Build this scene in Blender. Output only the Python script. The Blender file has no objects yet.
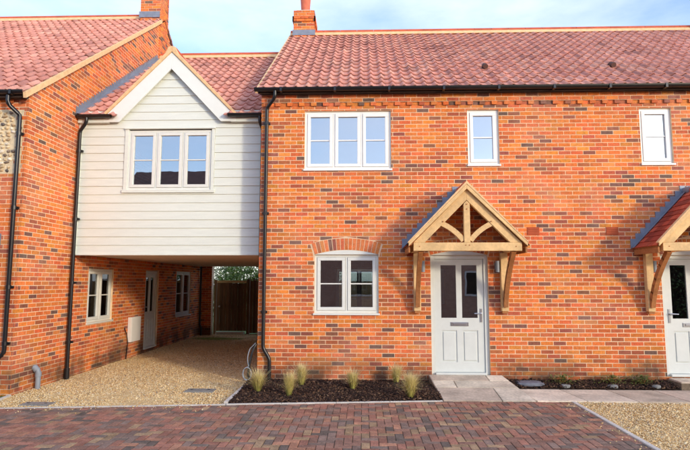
import bpy, bmesh, math, random
import numpy as np
from mathutils import Matrix, Vector, noise as mnoise
rng = random.Random(7)
nrg = np.random.default_rng(7)
scene = bpy.context.scene
COL = scene.collection

# ------------------------------------------------------------------ camera
CAM = Vector((1.823, -9.784, 1.637))
RT = Vector((0.999452, 0.033071, 0.001414)); UP = Vector((0.002108, -0.106226, 0.994340)); FW = Vector((-0.033034, 0.993792, 0.106238))
cam = bpy.data.cameras.new('camera'); co = bpy.data.objects.new('camera', cam); COL.objects.link(co)
co.matrix_world = Matrix(((RT.x, UP.x, -FW.x, CAM.x), (RT.y, UP.y, -FW.y, CAM.y), (RT.z, UP.z, -FW.z, CAM.z), (0, 0, 0, 1)))
cam.sensor_width = 36.0; cam.lens = 535.43 * 36 / 690; cam.clip_start = 0.05; cam.clip_end = 2000
scene.camera = co

# ------------------------------------------------------------------ light: low sun from the front right
SUN_DIR = Vector((1.0, -0.97, 0.0)).normalized()          # horizontal direction towards the sun
ELEV = math.radians(13.0)
TO_SUN = Vector((SUN_DIR.x * math.cos(ELEV), SUN_DIR.y * math.cos(ELEV), math.sin(ELEV)))
sl = bpy.data.lights.new('sun', 'SUN'); sl.energy = 1.05; sl.angle = math.radians(5.0); sl.color = (1.0, 0.86, 0.66)
so = bpy.data.objects.new('sun', sl); COL.objects.link(so); so.rotation_euler = TO_SUN.to_track_quat('Z', 'Y').to_euler()

world = bpy.data.worlds.new('World'); scene.world = world; world.use_nodes = True
wt = world.node_tree; wt.nodes.clear()
def wn(t, **k):
    n = wt.nodes.new(t)
    for a, b in k.items(): setattr(n, a, b)
    return n
sky = wn('ShaderNodeTexSky', sky_type='NISHITA', sun_disc=False, sun_elevation=ELEV, air_density=1.0, dust_density=1.2, ozone_density=2.0)
sky.sun_rotation = math.atan2(SUN_DIR.x, SUN_DIR.y)
tc = wn('ShaderNodeTexCoord'); mp = wn('ShaderNodeMapping'); mp.inputs['Scale'].default_value = (1.0, 1.0, 2.6)
nz = wn('ShaderNodeTexNoise'); nz.inputs['Scale'].default_value = 2.1; nz.inputs['Detail'].default_value = 7; nz.inputs['Roughness'].default_value = 0.56
cr = wn('ShaderNodeValToRGB'); cr.color_ramp.elements[0].position = 0.36; cr.color_ramp.elements[1].position = 0.66
cr.color_ramp.elements[0].color = (.12, .12, .12, 1); cr.color_ramp.elements[1].color = (.76, .76, .76, 1)
mx = wn('ShaderNodeMix', data_type='RGBA'); mx.inputs[7].default_value = (4.3, 4.75, 5.9, 1)
tint = wn('ShaderNodeMix', data_type='RGBA', blend_type='MULTIPLY'); tint.inputs[0].default_value = 1.0; tint.inputs[7].default_value = (1.24, 1.27, 1.45, 1)
bg = wn('ShaderNodeBackground'); bg.inputs['Strength'].default_value = 0.15
out = wn('ShaderNodeOutputWorld')
L = wt.links.new
L(tc.outputs['Generated'], mp.inputs['Vector']); L(mp.outputs['Vector'], nz.inputs['Vector']); L(nz.outputs['Fac'], cr.inputs['Fac'])
L(sky.outputs['Color'], tint.inputs[6]); L(tint.outputs[2], mx.inputs[6]); L(cr.outputs['Color'], mx.inputs[0])
L(mx.outputs[2], bg.inputs['Color']); L(bg.outputs['Background'], out.inputs['Surface'])

vs = scene.view_settings; vs.view_transform = 'Standard'; vs.look = 'None'; vs.gamma = 1.0; vs.use_curve_mapping = False; vs.exposure = 0.95
scene.cycles.max_bounces = 8; scene.cycles.diffuse_bounces = 4; scene.cycles.glossy_bounces = 4; scene.cycles.transparent_max_bounces = 12
scene.cycles.use_denoising = True

# ------------------------------------------------------------------ materials
def lin(*c):
    return tuple(((v / 255) / 12.92 if v <= 10 else (((v / 255) + .055) / 1.055) ** 2.4) for v in c) + (1.0,)
MATS = {}
def mat(name, color=(.5, .5, .5, 1), src='const', rough=.8, var=.15, vscale=9., var2=0., v2scale=60., bump=0., bscale=80., metal=0., spec=.3, dirt=0., stretch=None, drift=0., bloom=0.):
    """procedural surface: colour source * two noises, bump, optional low dirt near the ground"""
    m = bpy.data.materials.new(name); m.use_nodes = True; nt = m.node_tree; N = nt.nodes; lk = nt.links.new
    b = N['Principled BSDF']; b.inputs['Roughness'].default_value = rough; b.inputs['Metallic'].default_value = metal
    b.inputs['Specular IOR Level'].default_value = spec
    geo = N.new('ShaderNodeNewGeometry'); pos = geo.outputs['Position']
    if stretch:
        mpn = N.new('ShaderNodeMapping'); mpn.inputs['Scale'].default_value = stretch; lk(pos, mpn.inputs['Vector']); pos = mpn.outputs['Vector']
    if src == 'attr':
        a = N.new('ShaderNodeAttribute'); a.attribute_name = 'tint'; base = a.outputs['Color']
    elif src == 'obj':
        a = N.new('ShaderNodeObjectInfo'); base = a.outputs['Color']
    else:
        a = N.new('ShaderNodeRGB'); a.outputs[0].default_value = color; base = a.outputs[0]
    def mul(base, scale, amt, det=4):
        n = N.new('ShaderNodeTexNoise'); n.inputs['Scale'].default_value = scale; n.inputs['Detail'].default_value = det; lk(pos, n.inputs['Vector'])
        mr = N.new('ShaderNodeMapRange'); mr.inputs[1].default_value = .3; mr.inputs[2].default_value = .7
        mr.inputs[3].default_value = 1 - amt; mr.inputs[4].default_value = 1 + amt; lk(n.outputs['Fac'], mr.inputs[0])
        x = N.new('ShaderNodeVectorMath'); x.operation = 'SCALE'; lk(base, x.inputs[0]); lk(mr.outputs[0], x.inputs['Scale'])
        return x.outputs[0]
    if var: base = mul(base, vscale, var)
    if var2: base = mul(base, v2scale, var2, 2)
    if drift: base = mul(base, .9, drift, 3)
    if bloom:
        n = N.new('ShaderNodeTexNoise'); n.inputs['Scale'].default_value = 1.1; n.inputs['Detail'].default_value = 8; n.inputs['Roughness'].default_value = .7; lk(geo.outputs['Position'], n.inputs['Vector'])
        nr = N.new('ShaderNodeMapRange'); nr.inputs[1].default_value = .5; nr.inputs[2].default_value = .72; nr.inputs[4].default_value = bloom; lk(n.outputs['Fac'], nr.inputs[0])
        mxb = N.new('ShaderNodeMix'); mxb.data_type = 'RGBA'; lk(nr.outputs[0], mxb.inputs[0]); lk(base, mxb.inputs[6]); mxb.inputs[7].default_value = (.60, .38, .30, 1); base = mxb.outputs[2]
    if dirt:
        sx = N.new('ShaderNodeSeparateXYZ'); lk(geo.outputs['Position'], sx.inputs[0])
        n = N.new('ShaderNodeTexNoise'); n.inputs['Scale'].default_value = 1.7; n.inputs['Detail'].default_value = 5; lk(geo.outputs['Position'], n.inputs['Vector'])
        hz = N.new('ShaderNodeMapRange'); hz.inputs[1].default_value = .38; hz.inputs[2].default_value = .02; hz.inputs[3].default_value = 0; hz.inputs[4].default_value = 1; lk(sx.outputs[2], hz.inputs[0])
        nr = N.new('ShaderNodeMapRange'); nr.inputs[1].default_value = .40; nr.inputs[2].default_value = .56; lk(n.outputs['Fac'], nr.inputs[0])
        mm = N.new('ShaderNodeMath'); mm.operation = 'MULTIPLY'; lk(hz.outputs[0], mm.inputs[0]); lk(nr.outputs[0], mm.inputs[1])
        acc = mm.outputs[0]
        n2 = N.new('ShaderNodeTexNoise'); n2.inputs['Scale'].default_value = 7; n2.inputs['Detail'].default_value = 6; lk(geo.outputs['Position'], n2.inputs['Vector'])
        n2r = N.new('ShaderNodeMapRange'); n2r.inputs[1].default_value = .36; n2r.inputs[2].default_value = .62; n2r.inputs[3].default_value = .5; n2r.inputs[4].default_value = 1.; lk(n2.outputs['Fac'], n2r.inputs[0])
        for cx_, cz_, rad in ((4.46, .06, .62), (6.78, .10, .66), (6.1, -.10, .45), (2.75, .0, .5), (-.0, .0, .35)):     # splash stains left by wet soil
            d_ = N.new('ShaderNodeVectorMath'); d_.operation = 'DISTANCE'; mpn_ = N.new('ShaderNodeMapping'); mpn_.inputs['Scale'].default_value = (1, 1, 1.9); lk(geo.outputs['Position'], mpn_.inputs['Vector'])
            lk(mpn_.outputs[0], d_.inputs[0]); d_.inputs[1].default_value = (cx_, 0, cz_ * 1.9)
            r_ = N.new('ShaderNodeMapRange'); r_.inputs[1].default_value = rad; r_.inputs[2].default_value = rad * .3; lk(d_.outputs['Value'], r_.inputs[0])
            p_ = N.new('ShaderNodeMath'); p_.operation = 'MULTIPLY'; lk(r_.outputs[0], p_.inputs[0]); lk(n2r.outputs[0], p_.inputs[1])
            x_ = N.new('ShaderNodeMath'); x_.operation = 'MAXIMUM'; lk(acc, x_.inputs[0]); lk(p_.outputs[0], x_.inputs[1]); acc = x_.outputs[0]
        m2 = N.new('ShaderNodeMath'); m2.operation = 'MULTIPLY'; m2.inputs[1].default_value = dirt; lk(acc, m2.inputs[0])
        mxx = N.new('ShaderNodeMix'); mxx.data_type = 'RGBA'; lk(m2.outputs[0], mxx.inputs[0]); lk(base, mxx.inputs[6]); mxx.inputs[7].default_value = (.085, .055, .035, 1); base = mxx.outputs[2]
    lk(base, b.inputs['Base Color'])
    if bump:
        n = N.new('ShaderNodeTexNoise'); n.inputs['Scale'].default_value = bscale; n.inputs['Detail'].default_value = 3; lk(pos, n.inputs['Vector'])
        bp = N.new('ShaderNodeBump'); bp.inputs['Strength'].default_value = bump; bp.inputs['Distance'].default_value = .01
        lk(n.outputs['Fac'], bp.inputs['Height']); lk(bp.outputs['Normal'], b.inputs['Normal'])
    MATS[name] = m
    return m
for s in ('attr', 'obj'):
    mat('brick_' + s, src=s, rough=.88, var=.16, vscale=16, var2=.2, v2scale=85, bump=.6, bscale=110, dirt=.8, drift=.13, bloom=.30)
    mat('tile_' + s, src=s, rough=.66, var=.13, vscale=5, var2=.16, v2scale=60, bump=.3, bscale=60, spec=.35, drift=.10, bloom=.28)
    mat('paver_' + s, src=s, rough=.82, var=.22, vscale=7, var2=.25, v2scale=55, bump=.5, bscale=130, spec=.3)
mat('slab', src='obj', rough=.85, var=.24, vscale=3.2, var2=.14, v2scale=26, bump=.4, bscale=30)
mat('mortar', lin(234, 204, 168), rough=.95, var=.12, vscale=6, bump=.4, bscale=200, dirt=.75)
mat('bedding', lin(228, 190, 142), rough=.95, var=.12, vscale=12, bump=.4, bscale=120)
mat('ridge', lin(196, 96, 66), rough=.8, var=.18, vscale=4, bump=.2)
mat('lead', lin(134, 142, 156), rough=.5, var=.15, vscale=8, metal=.25, bump=.3, bscale=20)
mat('black', lin(26, 27, 30), rough=.32, var=.1, spec=.5)
mat('white', lin(240, 240, 236), rough=.35, var=.02, spec=.45)
mat('cream', lin(224, 226, 218), rough=.4, var=.03, spec=.4)
mat('sage', lin(214, 219, 214), rough=.42, var=.03, spec=.4)
mat('board', lin(221, 226, 216), rough=.55, var=.035, vscale=3, var2=.03, v2scale=40, stretch=(1, 1, 9), bump=.12, bscale=25)
mat('trim', lin(229, 233, 226), rough=.45, var=.02)
mat('soffit', lin(238, 222, 200), rough=.8, var=.04)
mat('oak', lin(222, 186, 132), rough=.65, var=.16, vscale=3.5, var2=.09, v2scale=22, bump=.25, bscale=40)
mat('oak_dark', lin(170, 112, 66), rough=.7, var=.2, vscale=6, var2=.14, v2scale=28, bump=.25, bscale=40)
mat('fence', src='obj', rough=.85, var=.25, vscale=14, stretch=(1, 1, .12), bump=.3, bscale=60)
mat('gravel', src='attr', rough=.75, var=.15, vscale=40, spec=.35)
mat('gravel_bed', lin(216, 186, 134), rough=.95, var=.22, vscale=60, var2=.3, v2scale=160, bump=1., bscale=140)
mat('bark', src='attr', rough=.9, var=.25, vscale=40)
mat('bark_wood', lin(96, 80, 66), rough=.95, var=.2)
mat('soil', lin(52, 38, 30), rough=.98, var=.3, vscale=30, bump=1., bscale=60)
mat('joint', lin(120, 106, 88), rough=.98, var=.25, vscale=20, bump=.5, bscale=150)
mat('concrete', lin(204, 198, 188), rough=.9, var=.1, vscale=8, var2=.1, v2scale=90, bump=.3, bscale=120)
mat('flint', src='attr', rough=.45, var=.2, vscale=30, spec=.5)
mat('flint_bed', lin(226, 208, 172), rough=.95, var=.15, vscale=20, bump=.8, bscale=120)
mat('blade', src='attr', rough=.7, var=.12, vscale=30)
mat('leaf', src='attr', rough=.6, var=.2, vscale=6, spec=.4)
mat('steel', lin(190, 192, 196), rough=.28, metal=.9, var=.05)
mat('grey_plastic', lin(142, 150, 158), rough=.45, var=.06)
mat('galv', lin(150, 148, 142), rough=.6, metal=.3, var=.25, vscale=25, bump=.4, bscale=60)
mat('rock', lin(128, 130, 128), rough=.7, var=.3, vscale=18, bump=.6, bscale=40)
mat('stone', lin(112, 116, 126), rough=.7, var=.2, vscale=14, bump=.6, bscale=25)
mat('terracotta', lin(176, 86, 54), rough=.85, var=.12)
mat('pot', lin(206, 112, 84), rough=.7, var=.1)
mat('inner', lin(206, 204, 198), rough=.9, var=.05)
mat('felt', lin(70, 56, 50), rough=.95, var=.1)
mat('moss', lin(128, 126, 44), rough=.98, var=.3, vscale=30, bump=.8, bscale=60)
mat('grass', src='attr', rough=.8, var=.2, vscale=20)
mat('earth', lin(120, 104, 78), rough=.95, var=.25, vscale=3)

def glass(name, refl, tintc):
    m = bpy.data.materials.new(name); m.use_nodes = True; nt = m.node_tree; N = nt.nodes; lk = nt.links.new; N.clear()
    o = N.new('ShaderNodeOutputMaterial'); g = N.new('ShaderNodeBsdfGlossy'); g.inputs['Roughness'].default_value = .0; g.inputs['Color'].default_value = (.94, .97, 1, 1)
    t = N.new('ShaderNodeBsdfTransparent'); t.inputs['Color'].default_value = tintc
    fr = N.new('ShaderNodeFresnel'); fr.inputs['IOR'].default_value = 1.5
    ad = N.new('ShaderNodeMath'); ad.operation = 'ADD'; ad.inputs[1].default_value = refl; ad.use_clamp = True
    # faint pane warp so reflections are not mirror straight
    n = N.new('ShaderNodeTexNoise'); n.inputs['Scale'].default_value = 2.2; bp = N.new('ShaderNodeBump'); bp.inputs['Strength'].default_value = .03; bp.inputs['Distance'].default_value = .02
    ge = N.new('ShaderNodeNewGeometry'); lk(ge.outputs['Position'], n.inputs['Vector']); lk(n.outputs['Fac'], bp.inputs['Height']); lk(bp.outputs['Normal'], g.inputs['Normal'])
    mxs = N.new('ShaderNodeMixShader'); lk(fr.outputs[0], ad.inputs[0]); lk(ad.outputs[0], mxs.inputs[0]); lk(t.outputs[0], mxs.inputs[1]); lk(g.outputs[0], mxs.inputs[2]); lk(mxs.outputs[0], o.inputs['Surface'])
    MATS[name] = m
glass('glass', .34, (.75, .8, .8, 1)); glass('glass_low', .10, (.75, .8, .8, 1))
def brick_texture(name, c1, c2, mo, scale=1.):
    m = bpy.data.materials.new(name); m.use_nodes = True; nt = m.node_tree; N = nt.nodes; lk = nt.links.new; b = N['Principled BSDF']; b.inputs['Roughness'].default_value = .9
    t = N.new('ShaderNodeTexBrick'); t.inputs['Color1'].default_value = c1; t.inputs['Color2'].default_value = c2; t.inputs['Mortar'].default_value = mo
    t.inputs['Scale'].default_value = 1; t.inputs['Brick Width'].default_value = .225 * scale; t.inputs['Row Height'].default_value = .075 * scale; t.inputs['Mortar Size'].default_value = .006 * scale
    g = N.new('ShaderNodeNewGeometry'); s = N.new('ShaderNodeSeparateXYZ'); c = N.new('ShaderNodeCombineXYZ'); a = N.new('ShaderNodeMath'); a.operation = 'ADD'
    lk(g.outputs['Position'], s.inputs[0]); lk(s.outputs[0], a.inputs[0]); lk(s.outputs[1], a.inputs[1]); lk(a.outputs[0], c.inputs[0]); lk(s.outputs[2], c.inputs[1]); lk(c.outputs[0], t.inputs['Vector'])
    lk(t.outputs['Color'], b.inputs['Base Color']); MATS[name] = m
brick_texture('far_brick', lin(208, 158, 134), lin(190, 138, 116), lin(214, 200, 184))
mat('far_roof', lin(98, 70, 62), rough=.8, var=.2, vscale=3)

# ------------------------------------------------------------------ object helpers
WOFF = {}
def link(o, parent):
    COL.objects.link(o)
    if parent is not None: o.parent = parent
def woff(parent): return WOFF.get(parent.name, Vector((0, 0, 0))) if parent is not None else Vector((0, 0, 0))
def thing(name, label, cat, loc=(0, 0, 0), group=None):
    o = bpy.data.objects.new(name, None); o.empty_display_size = .2; COL.objects.link(o); o.location = loc; WOFF[o.name] = Vector(loc)
    o['label'] = label; o['category'] = cat
    if group: o['group'] = group
    return o
def tag(o, label, cat=None, group=None, kind=None):
    o['label'] = label
    if cat: o['category'] = cat
    if group: o['group'] = group
    if kind: o['kind'] = kind
    return o
class MB:
    """collects geometry; build() links it as one mesh object (vertices in world coordinates)"""
    def __init__(s): s.v = []; s.f = []; s.c = []; s.sm = False
    def face(s, pts, c=None):
        i = len(s.v); s.v += [tuple(p) for p in pts]; s.f.append(tuple(range(i, i + len(pts)))); s.c += [c or (1, 1, 1)] * len(pts)
    def mesh(s, vs, fs, c=None):
        i = len(s.v); s.v += [tuple(p) for p in vs]; s.f += [tuple(i + k for k in f) for f in fs]; s.c += [c or (1, 1, 1)] * len(vs); return s
    def prism(s, poly, F, d1, d0, c=None, back=True):
        """poly in wall coordinates (s,t), from depth d0 to d1 (numbers or functions of t)"""
        n = len(poly); g1 = d1 if callable(d1) else (lambda t: d1); g0 = d0 if callable(d0) else (lambda t: d0)
        vs = [F(a, b, g1(b)) for a, b in poly] + [F(a, b, g0(b)) for a, b in poly]
        fs = [tuple(range(n))] + [(k, n + k, n + (k + 1) % n, (k + 1) % n) for k in range(n)]
        if back: fs.append(tuple(range(2 * n - 1, n - 1, -1)))
        return s.mesh(vs, fs, c)
    def rect(s, F, a0, a1, b0, b1, d1, d0, c=None, back=True): return s.prism([(a0, b0), (a1, b0), (a1, b1), (a0, b1)], F, d1, d0, c, back)
    def box(s, x0, x1, y0, y1, z0, z1, c=None):
        vs = [(x, y, z) for z in (z0, z1) for y in (y0, y1) for x in (x0, x1)]
        return s.mesh(vs, [(0, 2, 3, 1), (4, 5, 7, 6), (0, 1, 5, 4), (2, 6, 7, 3), (0, 4, 6, 2), (1, 3, 7, 5)], c)
    def bar(s, p, q, w, h, up=(0, 0, 1), c=None):
        """square bar from p to q, w across, h along up"""
        p, q = Vector(p), Vector(q); d = (q - p).normalized(); u = Vector(up); r = d.cross(u).normalized(); u = r.cross(d)
        vs = [e + r * (a * w / 2) + u * (b * h / 2) for e in (p, q) for a, b in ((-1, -1), (1, -1), (1, 1), (-1, 1))]
        return s.mesh(vs, [(3, 2, 1, 0), (4, 5, 6, 7), (0, 1, 5, 4), (1, 2, 6, 5), (2, 3, 7, 6), (3, 0, 4, 7)], c)
    def tube(s, pts, r, seg=10, c=None, caps=True):
        pts = [Vector(p) for p in pts]; n = len(pts); rr = r if isinstance(r, (list, tuple)) else [r] * n; vs = []; fs = []
        for i, p in enumerate(pts):
            d = ((pts[min(i + 1, n - 1)] - p).normalized() + (p - pts[max(i - 1, 0)]).normalized()).normalized()
            a = Vector((0, 0, 1)) if abs(d.z) < .8 else Vector((0, 1, 0)); x = d.cross(a).normalized(); y = x.cross(d)
            k = 1.
            if 0 < i < n - 1: k = 1 / max(.6, d.dot((pts[i + 1] - p).normalized()))
            vs += [p + (x * math.cos(2 * math.pi * j / seg) + y * math.sin(2 * math.pi * j / seg)) * rr[i] * (k if rr[i] else 1) for j in range(seg)]
        for i in range(n - 1):
            for j in range(seg): fs.append((i * seg + j, i * seg + (j + 1) % seg, (i + 1) * seg + (j + 1) % seg, (i + 1) * seg + j))
        if caps: fs += [tuple(range(seg - 1, -1, -1)), tuple((n - 1) * seg + j for j in range(seg))]
        return s.mesh(vs, fs, c)
    def build(s, name, m, parent=None, smooth=False, kind=None, bevel=0.):
        me = bpy.data.meshes.new(name); me.from_pydata(s.v, [], s.f)
        a = me.color_attributes.new('tint', 'FLOAT_COLOR', 'POINT')
        arr = np.ones((len(s.v), 4), np.float32); arr[:, :3] = np.array(s.c, np.float32).reshape(-1, 3); a.data.foreach_set('color', arr.ravel())
        bm = bmesh.new(); bm.from_mesh(me); bmesh.ops.recalc_face_normals(bm, faces=bm.faces); bm.to_mesh(me); bm.free()
        if smooth: me.polygons.foreach_set('use_smooth', [True] * len(me.polygons))
        me.materials.append(MATS[m]); o = bpy.data.objects.new(name, me); link(o, parent)
        o.location = -woff(parent)
        if bevel:
            md = o.modifiers.new('bevel', 'BEVEL'); md.width = bevel; md.segments = 2; md.limit_method = 'ANGLE'
        if smooth and hasattr(me, 'set_sharp_from_angle'): me.set_sharp_from_angle(angle=math.radians(40))
        if kind: o['kind'] = kind
        return o
def raw_mesh(name, V, Fc, C, m, parent=None, kind=None):
    """big numpy mesh: V (n,3), Fc (m,k) int, C (n,3)"""
    me = bpy.data.meshes.new(name); n, k = Fc.shape
    me.vertices.add(len(V)); me.vertices.foreach_set('co', V.astype(np.float32).ravel())
    me.loops.add(n * k); me.loops.foreach_set('vertex_index', Fc.astype(np.int32).ravel())
    me.polygons.add(n); me.polygons.foreach_set('loop_start', np.arange(0, n * k, k, dtype=np.int32))
    me.update(calc_edges=True)
    a = me.color_attributes.new('tint', 'FLOAT_COLOR', 'POINT'); arr = np.ones((len(V), 4), np.float32); arr[:, :3] = C; a.data.foreach_set('color', arr.ravel())
    me.materials.append(MATS[m]); o = bpy.data.objects.new(name, me); link(o, parent); o.location = -woff(parent)
    if kind: o['kind'] = kind
    return o
def piece(name, me, M, parent, color=None):
    o = bpy.data.objects.new(name, me); link(o, parent); o.matrix_basis = Matrix.Translation(-woff(parent)) @ M
    if color: o.color = (*color[:3], 1)
    return o
def project(p):
    d = Vector(p) - CAM; k = d.dot(FW)
    if k < .1: return None
    return (345 + 535.43 * d.dot(RT) / k, 225 - 535.43 * d.dot(UP) / k, k)
def front(y0): return lambda s, t, d: (s, y0 - d, t)
def side(x0): return lambda s, t, d: (x0 + d, s, t)
def side_neg(x0): return lambda s, t, d: (x0 - d, s, t)
def clip(poly, a, b, c):
    """keep a*x+b*y<=c"""
    o = []
    for i, p in enumerate(poly):
        q = poly[(i + 1) % len(poly)]; fp = a * p[0] + b * p[1] - c; fq = a * q[0] + b * q[1] - c
        if fp <= 0: o.append(p)
        if (fp < 0) != (fq < 0) and fp != fq:
            t = fp / (fp - fq); o.append((p[0] + (q[0] - p[0]) * t, p[1] + (q[1] - p[1]) * t))
    return o
def area(poly): return abs(sum(p[0] * q[1] - q[0] * p[1] for p, q in zip(poly, poly[1:] + poly[:1]))) / 2

# ------------------------------------------------------------------ brickwork
def brick_col(p=None):
    r = rng.random(); k = 1 + rng.uniform(-.12, .12); dk = .11
    if p is not None: dk = .135 + .17 * mnoise.noise(Vector((p[0] * 1.6, p[1] * 2.6 + p[2], p[2] * 3.1)))
    if r < dk * .38: c = lin(120 + rng.randint(-10, 12), 88, 76)
    elif r < dk: c = lin(154 + rng.randint(-10, 10), 92 + rng.randint(-6, 8), 72)
    elif r < dk + .12: c = lin(186 + rng.randint(-8, 8), 100 + rng.randint(-6, 6), 66)
    elif r < dk + .34: c = lin(212 + rng.randint(-6, 6), 112 + rng.randint(-8, 8), 62)
    else: c = lin(223 + rng.randint(-9, 8), 127 + rng.randint(-12, 10), 64 + rng.randint(-8, 8))
    return tuple(v * k for v in c[:3])
def lay(s0, s1, t0, t1, rects=(), arches=(), bound=None, off=0., L=.225, H=.075, j=.0125):
    """stretcher bond in wall coordinates; returns (poly, full?)"""
    out = []; nrow = int(math.ceil((t1 - t0) / H - 1e-6))
    for r in range(nrow):
        b0 = t0 + r * H; b1 = min(b0 + H - j, t1)
        if b1 - b0 < .015: continue
        x = s0 - L + (0 if (r + int(off)) % 2 else L / 2)
        while x < s1:
            a0, a1 = max(x, s0), min(x + L - j, s1); x += L
            if a1 - a0 < .02: continue
            pieces = [[(a0, b0), (a1, b0), (a1, b1), (a0, b1)]]
            full = abs(a1 - a0 - L + j) < 1e-4 and abs(b1 - b0 - H + j) < 1e-4
            for (h0, h1, g0, g1) in rects:
                h0 -= .004; h1 += .004; g0 -= .004; g1 += .004
                if h1 < a0 or h0 > a1 or g1 < b0 or g0 > b1: continue
                full = False; nw = []
                for p in pieces:
                    nw += [clip(p, 1, 0, h0), clip(p, -1, 0, -h1)]; md = clip(p, -1, 0, -h0); md = clip(md, 1, 0, h1) if len(md) > 2 else md
                    if len(md) > 2: nw += [clip(md, 0, 1, g0), clip(md, 0, -1, -g1)]
                pieces = [q for q in nw if len(q) > 2 and area(q) > 5e-4]
            for A in arches:
                if b1 <= A['z']: continue
                l0, r0 = arch_block(A, max(b0, A['z'])); l1, r1 = arch_block(A, b1)
                if max(r0, r1) < a0 or min(l0, l1) > a1 or (r0 <= l0 and r1 <= l1): continue
                full = False; nw = []; dz = b1 - b0
                for p in pieces:
                    A_ = clip(p, dz, -(l1 - l0), dz * l0 - (l1 - l0) * b0)
                    B_ = clip(p, -dz, (r1 - r0), -dz * r0 + (r1 - r0) * b0)
                    nw += [q for q in (A_, B_) if len(q) > 2 and area(q) > 4e-4]
                pieces = nw
            if bound:
                for (ca, cb, cc) in bound:
                    n0 = [q for q in pieces]; pieces = [clip(q, ca, cb, cc) for q in pieces]
                    pieces = [q for q in pieces if len(q) > 2 and area(q) > 3e-4]
                    if pieces != n0: full = False
            for q in pieces: out.append((q, full))
    return out
def brick_piece_mesh():
    m = MB(); m.box(-.10625, .10625, -.0028, .03, -.03125, .03125)
    me = bpy.data.meshes.new('brick'); me.from_pydata(m.v, [], m.f)
    bm = bmesh.new(); bm.from_mesh(me); bmesh.ops.recalc_face_normals(bm, faces=bm.faces)
    bmesh.ops.bevel(bm, geom=[e for e in bm.edges if all(v.co.y < 0 for v in e.verts)], offset=.002, segments=1, affect='EDGES'); bm.to_mesh(me); bm.free()
    me.materials.append(MATS['brick_obj']); return me
BRICK = brick_piece_mesh()
def brickwork(sets, wall, n_single=300):
    """sets: (list from lay, F, rotation of a single brick about z). The largest-looking whole bricks become objects, the rest one mesh"""
    cand = []; rest = []
    for lst, F, rz in sets:
        for poly, full in lst:
            if full:
                c = F((poly[0][0] + poly[1][0]) / 2, (poly[0][1] + poly[2][1]) / 2, 0); p = project(c)
                if p and 8 < p[0] < 682 and 5 < p[1] < 445:
                    w = 1 / p[2] ** 2
                    if rz: w *= abs(Vector((1, 0, 0)).dot((CAM - Vector(c)).normalized()))
                    cand.append((w, poly, F, rz, c)); continue
            rest.append((poly, F))
    cand.sort(key=lambda q: -q[0])
    for w, poly, F, rz, c in cand[:n_single]:
        j = Matrix.Translation(Vector(c) + Vector((0, 0, 0))) @ Matrix.Rotation(rz + rng.uniform(-.006, .006), 4, 'Z') @ Matrix.Rotation(rng.uniform(-.006, .006), 4, 'Y')
        piece('brick', BRICK, j, wall, brick_col(c))
    m = MB()
    for poly, F in rest + [(q[1], q[2]) for q in cand[n_single:]]:
        dd = .0028 + rng.uniform(-.0012, .0012); jx = rng.uniform(-.001, .001)
        m.prism([(a + jx, b) for a, b in poly], F, dd, -.01, brick_col(F(poly[0][0], poly[0][1], 0)), back=False)
    m.build('brickwork', 'brick_attr', wall, kind='stuff')
def slab_with_holes(m, F, s0, s1, t0, t1, holes, d1, d0):
    S = sorted(set([s0, s1] + [h[k] for h in holes for k in (0, 1)])); T = sorted(set([t0, t1] + [h[k] for h in holes for k in (2, 3)]))
    S = [x for x in S if s0 <= x <= s1]; T = [x for x in T if t0 <= x <= t1]
    def filled(i, j):
        if i < 0 or j < 0 or i >= len(S) - 1 or j >= len(T) - 1: return False
        a, b = (S[i] + S[i + 1]) / 2, (T[j] + T[j + 1]) / 2
        return not any(h[0] < a < h[1] and h[2] < b < h[3] for h in holes)
    for i in range(len(S) - 1):
        for j in range(len(T) - 1):
            if not filled(i, j): continue
            a0, a1, b0, b1 = S[i], S[i + 1], T[j], T[j + 1]
            m.face([F(a0, b0, d1), F(a1, b0, d1), F(a1, b1, d1), F(a0, b1, d1)]); m.face([F(a0, b0, d0), F(a0, b1, d0), F(a1, b1, d0), F(a1, b0, d0)])
            for (di, dj, P, Q) in ((-1, 0, (a0, b0), (a0, b1)), (1, 0, (a1, b0), (a1, b1)), (0, -1, (a0, b0), (a1, b0)), (0, 1, (a0, b1), (a1, b1))):
                if not filled(i + di, j + dj): m.face([F(*P, d1), F(*Q, d1), F(*Q, d0), F(*P, d0)])

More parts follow.
